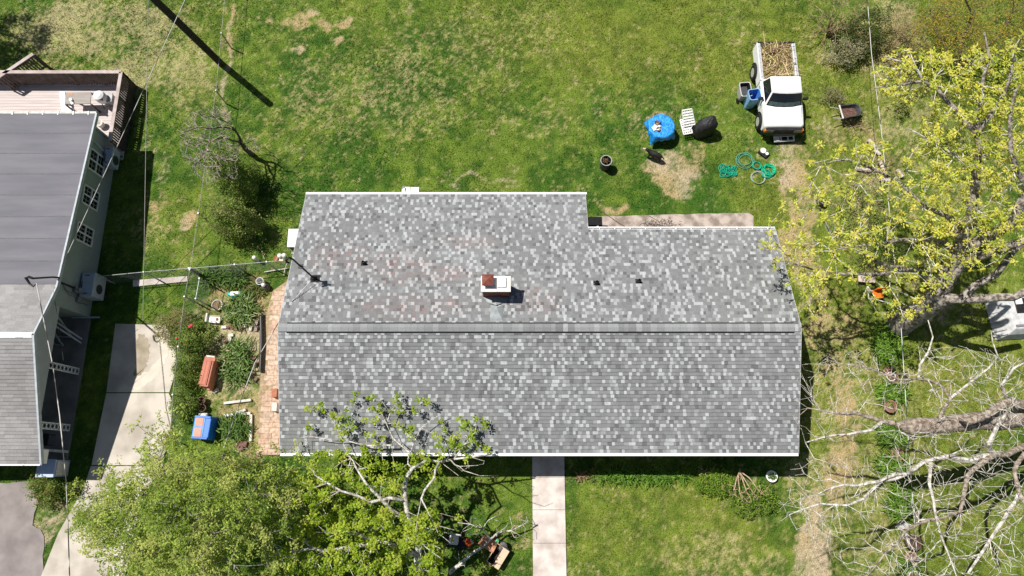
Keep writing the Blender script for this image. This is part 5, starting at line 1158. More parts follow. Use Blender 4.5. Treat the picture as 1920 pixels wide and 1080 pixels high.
# ------------------------------------------------------------------ the dog
def dog():
    p0 = at(1224, 297); p0.z = 0
    T = thing('dog', 'black dog with a pale muzzle standing below the blue tarp', 'dog', p0, math.radians(158))
    V = []; E_ = []; Rr = []
    def chain(pts, start=None):
        prev = start
        for x, y, z, r in pts:
            V.append((x, y, z)); Rr.append(r); i = len(V) - 1
            if prev is not None: E_.append((prev, i))
            prev = i
        return prev
    # pelvis root, spine to the head
    chain([(-.24, 0, .43, (.115, .115))]); chain([(-.12, 0, .445, (.125, .125))], 0); chain([(.02, 0, .43, (.14, .145))], 1); chain([(.14, 0, .43, (.14, .15))], 2); sh = chain([(.22, 0, .46, (.12, .125))], 3)
    nk = chain([(.30, 0, .52, (.072, .075)), (.37, 0, .57, (.075, .07)), (.43, 0, .575, (.068, .062)), (.48, .0, .55, (.042, .038)), (.54, 0, .535, (.034, .03))], sh)
    chain([(-.33, 0, .44, (.035, .035)), (-.40, .015, .38, (.022, .022)), (-.46, .03, .30, (.018, .018)), (-.50, .035, .24, (.010, .010))], 0)
    for s in (-1, 1):
        dx = .03 * s
        chain([(.17 + dx, s * .075, .33, (.05, .05)), (.16 + dx, s * .08, .22, (.032, .032)), (.16 + dx, s * .08, .11, (.025, .025)), (.165 + dx, s * .08, .035, (.026, .024)), (.20 + dx, s * .08, .022, (.026, .02))], 3)
        chain([(-.25 - dx, s * .075, .34, (.065, .06)), (-.21 - dx, s * .08, .24, (.042, .042)), (-.31 - dx, s * .08, .16, (.026, .026)), (-.29 - dx, s * .08, .04, (.025, .024)), (-.25 - dx, s * .08, .022, (.027, .02))], 0)
    me = bpy.data.meshes.new('body'); me.from_pydata(V, E_, []); ob = bpy.data.objects.new('body', me); COL.objects.link(ob); ob.parent = T
    sk = ob.modifiers.new('skin', 'SKIN'); 
    for i, r in enumerate(Rr): me.skin_vertices[0].data[i].radius = r
    me.skin_vertices[0].data[0].use_root = True; sk.use_smooth_shade = True
    ss = ob.modifiers.new('sub', 'SUBSURF'); ss.levels = 2; ss.render_levels = 2
    me.materials.append(mat('black_fur', (.012, .011, .011), .6, scale=14, col2=(.028, .026, .026), bump=.4, bscale=60))
    b = M()
    rings = []
    for x, ry, rz, z in ((.445, .052, .03, .605), (.50, .045, .035, .567), (.55, .036, .03, .545), (.575, .022, .02, .535)): rings.append([(x, ry * math.cos(a), z + rz * math.sin(a)) for a in [2 * PI * k / 12 for k in range(12)]])
    b.loft(rings); b.build('muzzle', mat('pale_fur', (.50, .42, .32), .8, var=.2, scale=12), T, world=False, smooth=True)
    M().lathe([(0, -.014), (.014, -.006), (.016, .004), (0, .014)], (.585, 0, .545), 10).build('nose', BLACK, T, world=False)
    for s in (-1, 1):
        b = M(); b.add([(.36, s * .035, .62), (.36, s * .085, .60), (.40, s * .065, .60), (.345, s * .085, .70)], [(0, 1, 3), (1, 2, 3), (2, 0, 3), (0, 2, 1)]); b.build('ear', MATS['black_fur'], T, world=False)
        M().lathe([(0, -.010), (.009, 0), (0, .010)], (.475, s * .045, .592), 8).build('eye', mat('eye_brown', (.02, .012, .008), .1), T, world=False)
dog()

# ------------------------------------------------------------------ pole, wires, fences
def cable(label, pts, r=.012, sag=0, m=None, name='overhead_cable'):
    pts = [Vector(p) for p in pts]; out = []
    for a, b in zip(pts, pts[1:]):
        n = max(4, int((b - a).length / .5))
        for i in range(n): t = i / n; out.append(a.lerp(b, t) - Vector((0, 0, sag * 4 * t * (1 - t))))
    out.append(pts[-1]); o = M().tube(out, r, 6).build(name, m or CABLE_M, origin=out[0]); return tag(o, label, 'cable')
def poles():
    base = at(417, 120); h = 6.6; top = base + Vector((-.95, -.32, h))
    T = thing('utility_pole', 'dark leaning wooden utility pole in the back yard by the wire fence', 'utility pole', base)
    M().tube([base + Vector((0, 0, -.2)), base.lerp(top, .5), top], [.155, .15, .14], 14).build('shaft', mat('creosote', (.035, .027, .022), .85, scale=6, col2=(.075, .06, .05), bump=.4, stretch=(4, 4, .4)), T)
    M().lathe([(.15, 0), (.15, .03), (.03, .08), (0, .08)], top, 14).build('pole_cap', STEEL, T)
    cable('thin straight guy wire running down to the ground at the driveway corner', [at(279, -60, 8), at(268, 602, 0)], .011, name='guy_wire', m=mat('guy_wire_pale', (.42, .40, .36), .5, var=.2))
    cable('twisted service cable slanting down to the grey house roof edge', [at(356, -20, 6.4), atx(113, 505, -17.0)], .013)
    cable('twisted cable from the grey house mast running past its porch to the bottom left', [at(68, 530, 4.5), at(100, 690, 4.1), at(112, 780, 4.2), at(124, 900, 4.6), at(128, 1000, 5.2), at(132, 1130, 6)], .017)
    cable('thin cable dropping from the grey house roof edge to its porch', [atx(100, 545, -16.9), at(112, 620, 1.9), at(120, 688, .5)], .009)
    cable('twisted service cable from the bungalow mast over the flower garden to the front', [at(583, 526, 3.9), at(540, 575, 3.85), at(478, 680, 3.7), at(453, 746, 3.7), at(415, 852, 4.0), at(385, 960, 4.6), at(350, 1130, 5.5)], .014)
    cable('long pale cable running from top to bottom above the right lawn', [at(1622, -60, 4.6), at(1634, 100, 4.4), at(1652, 240, 4.2), at(1672, 440, 4.2), at(1690, 620, 4.3), at(1704, 840, 4.6), at(1724, 1100, 5.2)], .0125)
poles()
def fence(label, pts, h=1.1, every=2.4, cell=.11, wr=.0014, posts=True, name='chain_link_fence', railr=.014, rm=None):
    pts = [Vector(p) for p in pts]; T = thing(name, label, 'fence', pts[0]); rail = M(); up = Vector((0, 0, h)); mesh = M()
    rail.tube([p + up for p in pts], railr, 8); rail.build('top_rail', rm or STEEL, T)
    for a, b in zip(pts, pts[1:]):
        L = (b - a).length; d = (b - a).normalized(); nx = Vector((-d.y, d.x, 0)) * wr; k = -h
        while k < L:
            for sgn in (1, -1):
                s0, s1 = (k, k + h); z0, z1 = (.02, h) if sgn > 0 else (h, .02)
                if s0 < 0: f = -s0 / h; z0 = z0 + (z1 - z0) * f; s0 = 0
                if s1 > L: f = (L - max(k, 0)) / (k + h - max(k, 0)); z1 = z0 + (z1 - z0) * f; s1 = L
                p, q = a + d * s0 + Vector((0, 0, z0)), a + d * s1 + Vector((0, 0, z1)); w_ = Vector((0, 0, wr))
                mesh.add([p - w_ + nx, p + w_ + nx, q + w_ + nx, q - w_ + nx], [(0, 1, 2, 3)]); mesh.add([p - nx * 1, p + nx, q + nx, q - nx], [(0, 1, 2, 3)])
            k += cell
        n = max(1, round(L / every))
        for i in range(n + 1):
            if i == n and b != pts[-1]: continue
            p = a + d * (L * i / n) if posts else a
            M().tube([p + Vector((0, 0, -.1)), p + Vector((0, 0, h + .04))], .03, 8).build('post', STEEL, T)
    mesh.build('wire_mesh', mat('fence_wire', (.22, .235, .24), .5, .3, .1), T)
    return T
g = lambda u, v: at(u, v, 1.1).to_2d().to_3d()
fence('long wire fence in the back yard weeds, running down to the garden corner', [g(425, -40), g(405, 170), g(372, 400), g(357, 503)], cell=.34, wr=.0010, every=3.2, railr=.011, rm=FWIRE)
fence('chain link fence between the garden corner and the left end of the bungalow', [g(358, 503), g(440, 496), g(500, 491), g(551, 487)])
fence('chain link fence from the grey house wall to the garden corner', [g(186, 518), g(270, 510), g(354, 503)])
fence('chain link fence along the driveway side of the flower garden', [g(356, 506), g(346, 556), g(334, 650), g(324, 740), g(318, 830)], railr=.009, rm=FWIRE)
fence('short open chain link gate at the upper left of the flower garden', [g(374, 522), g(367, 560)], every=1.2, name='chain_link_gate')

# ------------------------------------------------------------------ the flower garden
GI = [(.11, .21, .04), (.16, .27, .055), (.08, .16, .03), (.24, .33, .09), (.36, .42, .22)]
def garden():
    A = at
    strappy('lily_clump', 'clump of strap leaved lilies in the middle garden bed with the pipe on its right', A(454, 583), .60, .62, 430, .46, GI)
    strappy('lily_clump', 'lily bed beside the terracotta planter, below the row of bricks', A(448, 680), .52, .88, 470, .46, GI)
    strappy('lily_clump', 'dark lily clump right of the blue toy cabinet', A(443, 802), .55, .44, 280, .42, GI[:3])
    strappy('lily_clump', 'small lily clump by the fence gate at the top of the garden', A(398, 520), .42, .36, 170, .5, GI[:3])
    strappy('lily_clump', 'lily clump under the fence to the right of the gate clump', A(440, 522), .5, .34, 200, .45, GI[:3])
    strappy('grass_clump', 'weedy grass clump by the white topped garden ornaments', A(478, 545), .4, .3, 130, .3, [(.14, .19, .04), (.18, .2, .06)])
    shrub('rose_bush', 'dark green rose bush with red blooms beside the driveway fence', A(372, 640), .82, .8, 1.25, 130, GD, per=30, R=.2)
    T = bpy.data.objects['rose_bush']
    for u, v, r in ((356, 612, .07), (359, 610, .06), (331, 634, .05)): M().lathe([(0, -r * .6), (r, -.01), (r * .8, r * .5), (0, r * .6)], A(u, v, 1.3), 10).build('bloom', mat('red_petals', (.55, .02, .06), .6, var=.3, scale=12), T)
    shrub('bare_bush', 'round half bare bush with tan twigs at the corner of the driveway', A(338, 618), .95, .8, 1.3, 260, [(.34, .32, .12), (.26, .28, .09)], per=9, size=.03, R=.15, stems=14, rt=.007, bark_m=BARK_B)
    shrub('hedge_bush', 'leafy bush between the driveway fence and the terracotta planter', A(362, 700), .62, .9, 1.0, 90, GD + [(.15, .19, .035)], per=32, R=.2)
    shrub('hedge_bush', 'leafy bush left of the stacked flower pots by the fence', A(352, 760), .55, .62, .9, 70, GD, per=30, R=.2)
    # long black pipe and bricks
    o = M(); o.tube([A(490, 588, .12), A(491, 640, .12), A(489, 697, .12)], .085, 14); o = o.build('drain_pipe', mat('black_pipe', (.022, .018, .018), .4, var=.25, scale=6), origin=A(490, 640)); tag(o, 'long black drain pipe lying along the brick path', 'pipe')
    for u, v, rz, c in ((421, 614, .1, 1), (431, 613, .5, 0), (438, 614, .9, 0), (444, 617, .05, 0), (450, 618, .02, 0), (443, 612, 0, 0), (451, 613, .2, 0), (459, 612, .2, 1), (471, 616, 1.4, 1), (482, 606, 1.3, 2), (481, 617, 1.4, 2), (434, 629, .1, 1), (432, 636, 1.5, 1), (425, 640, .9, 0), (477, 672, .7, 0), (480, 684, 1.2, 0), (474, 700, .4, 0), (480, 712, 1.0, 0), (449, 834, 1.2, 0), (455, 833, 1.3, 0), (461, 833, 1.4, 0), (453, 842, .7, 0), (406, 733, .6, 1)):
        p = A(u, v); o = M().box(p + Vector((0, 0, .05)), (.21, .12, .09), rz).build('brick', (BRICK if False else mat('old_brick', (.22, .12, .10), .9, var=.3, scale=12), OFFW, mat('brick_grey', (.34, .27, .25), .9, var=.3, scale=12))[c], origin=p, bevel=.01)
        tag(o, ('loose dark red brick on the soil edging the lily beds', 'loose whitish brick on the soil edging the lily beds', 'loose grey brick beside the black drain pipe')[c], 'brick', ('dark bricks around the lily beds', 'whitish bricks around the lily beds', 'grey bricks beside the drain pipe')[c])
    # round ring planter
    c = A(409, 573); T = thing('ring_planter', 'round pale ring planter of dry soil in the garden', 'planter', c)
    M().lathe([(.22, 0), (.235, .12), (.225, .135), (.195, .12), (.19, .08)], c, 26).build('ring', OFFW, T)
    M().lathe([(.19, .085), (0, .10)], c, 18).build('soil', mat('dry_soil', (.22, .16, .09), .95, var=.4, scale=20, bump=.6), T)
    # broken white crate
    c = A(404, 601); T = thing('broken_crate', 'broken white crate with a rusty stain below the ring planter', 'crate', c, -.05)
    M().box((0, 0, .15), (.50, .26, .03)).build('panel', OFFW if False else mat('chipped_white', (.70, .70, .68), .7, scale=6, col2=(.80, .80, .80), ramp=(.2, .4)), T, world=False, bevel=.008)
    for x_ in (-.28,): M().box((x_, .06, .14), (.07, .36, .28)).build('side', OFFW, T, world=False, bevel=.008)
    M().box((.03, .16, .10), (.44, .04, .18)).build('side', WOOD, T, world=False)
    M().box((.03, 0, .06), (.44, .24, .12)).build('base', DSTEEL, T, world=False)
    M().box((.14, .02, .168), (.10, .12, .006), .3).build('stain', mat('rust_stain', (.20, .09, .05), .9, var=.4, scale=20), T, world=False)
    # turquoise toy
    c = A(443, 553); T = thing('toy_boat', 'turquoise plastic toy with a white top lying in the garden', 'toy', c, .03)
    tq = mat('turquoise_plastic', (.01, .42, .45), .4, var=.1)
    b = M(); b.loft([[(x, ry * math.cos(a) , .10 + .10 * math.sin(a)) for a in [2 * PI * k / 12 for k in range(12)]] for x, ry in ((-.30, .06), (-.24, .11), (-.12, .12), (.14, .12), (.24, .11), (.30, .06))]); b.build('hull', tq, T, smooth=True, world=False)
    M().box((.0, .01, .20), (.34, .17, .03)).build('top', WHITE, T, world=False, bevel=.012)
    # terracotta planter bench
    c = A(400, 702); T = thing('terracotta_planter', 'long terracotta coloured planter box standing among the lilies', 'planter', c, math.radians(-7))
    tm = mat('terracotta_paint', (.50, .185, .125), .7, var=.12, scale=5)
    M().box((0, -.02, .30), (.34, 1.08, .60)).build('box', tm, T, world=False, bevel=.02); M().box((-.06, .0, .62), (.32, 1.0, .04)).build('lid', tm, T, world=False, bevel=.015)
    for x_ in (-.12, .02): M().box((x_ - .02, .0, .645), (.11, .92, .012)).build('slat', tm, T, world=False)
    M().box((.0, .54, .56), (.44, .16, .14)).build('end_cap', tm, T, world=False, bevel=.02); M().box((.0, .63, .60), (.34, .08, .06)).build('end_trim', OFFW, T, world=False)
    M().box((.1, -.58, .18), (.12, .16, .36)).build('foot', tm, T, world=False, bevel=.02)
    for u, v, l in ((383, 752, 'terracotta pot lying open beside the leafy hedge bush, upper one'), (384, 766, 'terracotta pot just above the blue toy cabinet, lower one')):
        c = A(u, v); T = thing('flower_pot', l, 'flower pot', c); M().lathe([(.09, 0), (.13, .22), (.15, .22), (.15, .27), (.13, .27), (.11, .12), (0, .10)], c, 18).build('pot', mat('old_terracotta', (.20, .115, .085), .9, var=.3, scale=9), T); M().lathe([(.105, .13), (0, .15)], c, 12).build('soil', SOIL, T)
    # blue toy cabinet with two orange panels
    c = A(390, 803); T = thing('toy_cabinet', 'bright blue plastic cabinet with two salmon panels beside the feathery tree', 'cabinet', c, math.radians(-4)); bm_ = mat('blue_plastic', (.012, .15, .60), .4, var=.12, scale=4); sm_ = mat('salmon_panel', (.62, .30, .22), .6, var=.14, scale=9)
    M().box((0, 0, .30), (.74, .92, .60), taper=.9).build('body', bm_, T, world=False, bevel=.03)
    for y_ in (-.20, .20): M().box((-.10, y_, .615), (.30, .33, .03)).build('panel', sm_, T, world=False, bevel=.012)
    M().box((-.10, 0, .61), (.40, .84, .012)).build('frame', mat('blue_light', (.05, .28, .74), .4, var=.1), T, world=False)
    for y_ in (-.40, .40): M().box((0, y_, .62), (.62, .08, .05)).build('rib', bm_, T, world=False, bevel=.012)
    c = A(384, 780); M_ = M()
    for z_ in (0, .07): M_.box(c + Vector((0, 0, .10 + z_)), (.34, .20, .045))
    M_.box(c + Vector((0, 0, .12)), (.30, .16, .20)); o = M_.build('basket', mat('pale_wicker', (.56, .54, .50), .7, var=.3, scale=15), origin=c); tag(o, 'small pale basket between the pots and the blue cabinet', 'basket')
    # boards of the raised bed
    for a, b_, l in (((420, 756), (471, 750), 'upper grey board across the end of the lily bed'), ((420, 779), (470, 775), 'long white edge board above the dark lily clump'), ((440, 776), (461, 768), 'short slanted board just above the long white edge board'), ((471, 777), (470, 827), 'pale board along the right side of the dark lily clump')):
        p, q = A(*a, .06), A(*b_, .06); o = M().bar(p, q, .10, .10).build('garden_board', OFFW, origin=p, bevel=.008); tag(o, l, 'board')
    # ornaments near the fence
    c = A(492, 531); T = thing('garden_bucket', 'white bucket with dark blue side beside the brick path top', 'bucket', c); M().lathe([(.13, 0), (.15, .34), (.16, .34), (.14, .33), (.12, .05), (0, .05)], c, 18).build('bucket', WPLAS, T); M().box(c + Vector((.02, -.13, .18)), (.2, .05, .22)).build('label', mat('navy', (.02, .03, .14), .5), T); M().tube([c + Vector((-.14, .02, .3)), c + Vector((-.06, -.10, .42)), c + Vector((.10, -.06, .42)), c + Vector((.15, .03, .3))], .008, 6).build('handle', STEEL, T)
    c = A(501, 540); T = thing('garden_statue', 'dark garden statue with a white round head by the brick path', 'statue', c); M().lathe([(.14, 0), (.15, .12), (.11, .26), (.05, .32), (0, .33)], c, 14).build('body', mat('dark_stone', (.10, .09, .085), .85, var=.3, scale=9), T); M().lathe([(0, -.08), (.07, -.04), (.085, .02), (.05, .075), (0, .085)], c + Vector((-.03, .03, .38)), 14).build('head', WPLAS, T)
    c = A(484, 489); T = thing('marker_post', 'short post with a round white cap behind the chain link fence', 'post', c); M().tube([c, c + Vector((0, 0, .42))], .06, 10).build('shaft', OFFW, T); M().lathe([(.075, 0), (.09, .05), (.06, .10), (0, .12)], c + Vector((0, 0, .42)), 14).build('cap', WPLAS, T)
    c = A(548, 500); T = thing('yard_light', 'post with two round white lamps at the left corner of the bungalow', 'lamp', c); M().tube([c, c + Vector((0, 0, 1.35))], .035, 8).build('post', OFFW, T)
    for d in ((-.06, .03, 1.42), (.10, .05, 1.40)): M().lathe([(0, -.10), (.07, -.06), (.10, .01), (.07, .07), (0, .10)], c + Vector(d), 14).build('lamp_globe', WPLAS, T)
    M().box(c + Vector((-.02, -.1, 1.25)), (.16, .14, .2)).build('lamp_box', mat('cream', (.62, .56, .40), .6), T)
    c = A(518, 486); o = M().lathe([(.06, 0), (.09, .10), (.10, .10), (.08, .09), (0, .04)], c, 14).build('clay_pot', TERRA, origin=c); tag(o, 'small orange clay pot in the grass behind the chain link fence', 'flower pot')
    p = A(525, 505, .05); o = M().tube([A(496, 510, .05), A(520, 506, .05), A(541, 503, .05)], .025, 6).build('pale_pole', OFFW, origin=p); tag(o, 'pale pole lying on the ground between fence and bungalow', 'pole')
    o = M().tube([A(538, 494, .3), A(534, 505, .1), A(532, 517, .05)], .02, 6).build('pale_stick', OFFW, origin=A(535, 505)); tag(o, 'short pale stick leaning by the lamp post', 'stick')
    for i, (a, b_, l) in enumerate((((483, 462), (497, 478), 'long straw coloured stalk in the grass by the white capped post'), ((490, 470), (496, 486), 'shorter straw stalk nearer the chain link fence'))):
        o = M().tube([A(*a, .03), A(*b_, .03)], .016, 5).build('dry_stalk', WOOD, origin=A(*a)); tag(o, l, 'stalk')
    c = A(457, 513); T = thing('wire_cage', 'dark square wire cage over plants by the chain link fence', 'plant cage', c)
    b = M()
    for i in range(7):
        for z_ in (.05, .4, .75): b.tube([c + Vector((-.3 + .1 * i, -.3, z_)), c + Vector((-.3 + .1 * i, .3, z_))], .005, 4) if z_ == .75 else None
        b.tube([c + Vector((-.3, -.3 + .1 * i, .75)), c + Vector((.3, -.3 + .1 * i, .75))], .005, 4)
    for i, j in ((-1, -1), (1, -1), (1, 1), (-1, 1)): b.tube([c + Vector((i * .3, j * .3, 0)), c + Vector((i * .3, j * .3, .75))], .008, 4)
    b.build('wire', DSTEEL, T)
    # flags against the house wall
    for u, v, m_, l in ((519, 738, TERRA, 'terracotta slab leaning at the edge of the brick path'), (519, 764, OFFW, 'pale slab by the bungalow eave on the brick path')):
        c = A(u, v); o = M().box(c + Vector((0, 0, .16)), (.2, .34, .3)).build('paving_slab', m_, origin=c, bevel=.01); tag(o, l, 'slab')
garden()

# ------------------------------------------------------------------ around the grey house
def grey_house_things():
    A = at
    def heat_pump(label, q, w_, d_, h, zt, name='heat_pump'):
        c = Vector(q); T = thing(name, label, 'heat pump', (c.x, c.y, zt - h)); hm = mat('heat_pump_grey', (.40, .45, .53), .5, var=.06)
        M().box((c.x, c.y, zt - h / 2), (w_, d_, h)).build('casing', hm, T, bevel=.02)
        M().lathe([(.20, .005), (.20, .02), (.06, .03), (0, .03)], (c.x + w_ / 2, c.y - d_ * .12, zt - h * .5), 18, R=Matrix.Rotation(PI / 2, 3, 'Y')).build('fan_guard', DSTEEL, T)
        for y_, k in ((-.38, .35), (.38, .35)): M().box((c.x - .04, c.y + y_ * d_, zt - .004), (w_ * k, .04, .014)).build('slot', DSTEEL, T)
        M().box((c.x - w_ / 2 + .05, c.y - .1, zt - .002), (.04, d_ * .45, .014)).build('slot', DSTEEL, T)
        for y_ in (-.3, .3): M().box((c.x - .05, c.y + y_ * d_, zt - h - .03), (w_ + .25, .05, .06)).build('bracket', DSTEEL, T)
    heat_pump('upper white heat pump unit on the grey house wall near the deck', (-17.4 + .28, A(231, 293, .9).y, 0), .34, .82, .58, .98)
    heat_pump('lower heat pump unit on the grey house wall beside the chain link fence', (-17.4 + .34, A(178, 534, .95).y, 0), .52, .98, .82, 1.05)
    # ladder and window frames stacked on the porch
    def frame(a, b_, c_, d_, label):
        T = thing('window_frame', label, 'window frame', Vector(a)); q = [Vector(v) for v in (a, b_, c_, d_)]
        for p, r in zip(q, q[1:] + q[:1]): M().bar(p, r, .05, .05).build('rail', mat('dull_white', (.34, .37, .40), .6, var=.15), T)
        m1 = q[0].lerp(q[1], .5); m2 = q[3].lerp(q[2], .5); M().bar(m1, m2, .03, .03).build('bar', MATS['dull_white'], T)
    frame((-19.2, 5.95, 1.4), (-17.9, 5.9, 1.35), (-17.9, 5.2, .15), (-19.2, 5.25, .15), 'empty white window frame leaning at the back of the grey house porch')
    frame((-19.0, 5.7, 1.2), (-18.3, 5.6, 1.2), (-18.2, 4.85, .15), (-18.9, 4.95, .15), 'front empty window frame leaning in the grey house porch')
    T = thing('step_ladder', 'pale folded ladder leaning out of the grey house porch', 'ladder', (-17.8, 5.4, .1))
    for d in (0, .16): M().bar(Vector((-18.4, 6.0 - d, 1.75)), Vector((-17.42, 5.1 - d, .25)), .05, .07).build('rail', mat('ladder_grey', (.46, .49, .52), .5, var=.1), T)
    M().bar(Vector((-18.0, 6.0, .2)), Vector((-16.9, 6.02, .15)), .06, .04).build('foot_board', MATS['ladder_grey'], T)
    # porch chair
    c = Vector((-18.15, 1.1, .1)); T = thing('porch_chair', 'black chair on the grey house porch between lattice post and white board', 'chair', c)
    M().box(c + Vector((0, 0, .43)), (.5, .46, .05)).build('seat', BLPLAS, T, bevel=.02); M().box(c + Vector((-.24, 0, .72)), (.05, .46, .55)).build('backrest', BLPLAS, T, bevel=.02)
    for i in (-1, 1):
        for j in (-1, 1): M().tube([c + Vector((i * .22, j * .2, 0)), c + Vector((i * .22, j * .2, .43))], .016, 6).build('leg', DSTEEL, T)
        M().tube([c + Vector((-.2, i * .24, .62)), c + Vector((.22, i * .24, .62)), c + Vector((.22, i * .22, .43))], .016, 6).build('armrest', DSTEEL, T)
    o = M().bar(Vector((-18.6, .78, 1.1)), Vector((-17.3, .66, .12)), .10, .07).build('white_board', OFFW, origin=(-17.9, .7, .1)); tag(o, 'white board slanting down across the end of the grey house porch', 'board')
    c = Vector((-17.55, .18, 0)); T = thing('storage_bench', 'pale blue cabinet at the front corner of the grey house', 'cabinet', c); lb = mat('pale_blue_paint', (.34, .43, .60), .5, var=.1)
    M().box(c + Vector((0, -.14, .45)), (.62, .62, .9)).build('body', lb, T, bevel=.015); M().box(c + Vector((0, -.14, .92)), (.68, .66, .035)).build('lid', mat('pale_blue_lid', (.42, .50, .66), .4, var=.1), T, bevel=.01); M().box(c + Vector((.325, -.14, .45)), (.02, .5, .7)).build('door', OFFW, T)
    shrub('corner_shrub', 'mixed yellow and dark green shrub at the front corner of the grey house', A(100, 915), .72, .75, 1.0, 100, GD + [(.22, .19, .04), (.20, .24, .05)], per=26, R=.18)
    shrub('corner_shrub', 'small bright green sprig beside the driveway edge', A(146, 915), .3, .36, .6, 22, [(.16, .22, .03)], per=18)
    # deck furniture
    zf = .16
    T = thing('deck_table', 'grey brown wooden table on the deck with a white game controller shaped toy on it', 'table', A(150, 184, zf)); tm = mat('grey_table', (.30, .27, .245), .7, scale=2, col2=(.36, .33, .30), stretch=(1, 6, 1))
    q = [A(123, 174, .9), A(171, 173, .9), A(169, 194, .9), A(121, 195, .9)]; b = M(); b.prism([p[:2] for p in q], .86, .90); b.build('tabletop', tm, T)
    for p in q: M().box((p.x * .985 - .26, p.y * .97 + .45, .51), (.06, .06, .70)).build('leg', DSTEEL, T)
    T['label'] = 'grey brown wooden table on the deck with an orange stain and white toy'
    st = M(); c = A(132, 177, .902); st.box(c, (.30, .12, .004), .1); st.build('stain', mat('orange_stain', (.45, .27, .17), .8, var=.2), T)
    b = M(); c = A(134, 190, .93); b.box(c, (.12, .34, .05), .5); b.box(c + Vector((-.02, .05, .03)), (.14, .12, .04), .5); o = b.build('toy_car', WHITE, origin=c, bevel=.02); tag(o, 'small white toy lying on the deck table', 'toy')
    M().box(A(134.5, 189, .985), (.05, .05, .01), .5).build('window', BLACK, o)
    o = M().prism([p[:2] for p in (A(111, 172, .5), A(121, 172, .5), A(124, 196, .5), A(134, 200, .5), A(134, 212, .5), A(116, 212, .5))], zf, .5).build('deck_bench', WHITE, origin=A(118, 195)); tag(o, 'white bench at the left end of the deck table', 'bench')
    c = A(183, 184, zf); T = thing('deck_grill', 'white round lidded cooker at the railing corner of the deck', 'cooker', c); p = A(183, 177, .95)
    M().lathe([(.18, .45), (.24, .62), (.25, .80), (.22, .90), (.12, .97), (0, .99)], (p.x, p.y, 0), 22).build('kettle', WHITE, T)
    for a in (0, 2.1, 4.2): M().tube([(p.x + .15 * math.cos(a), p.y + .15 * math.sin(a), .5), (p.x + .26 * math.cos(a), p.y + .26 * math.sin(a), zf)], .016, 6).build('leg', DSTEEL, T)
    M().box((p.x + .1, p.y - .16, .84), (.16, .12, .08)).build('handle', BLACK, T)
    o = M(); c = A(201, 182, .6); o.box((c.x, c.y, .56), (.42, .44, .05)); o.box((c.x, c.y, .36), (.36, .36, .36)); o = o.build('side_stand', mat('stand_grey', (.42, .42, .43), .5, var=.15), origin=(c.x, c.y, zf), bevel=.012); tag(o, 'grey square side stand against the deck railing', 'stand')
    o = M(); c = A(180, 225, .5); o.lathe([(.13, .16), (.16, .45), (.18, .46), (.15, .44), (0, .3)], (c.x + .1, c.y - .1, 0), 18); o = o.build('planter_pot', OFFW, origin=(c.x, c.y, zf)); tag(o, 'white rimmed pot on the deck by the grey house corner', 'flower pot')
grey_house_things()

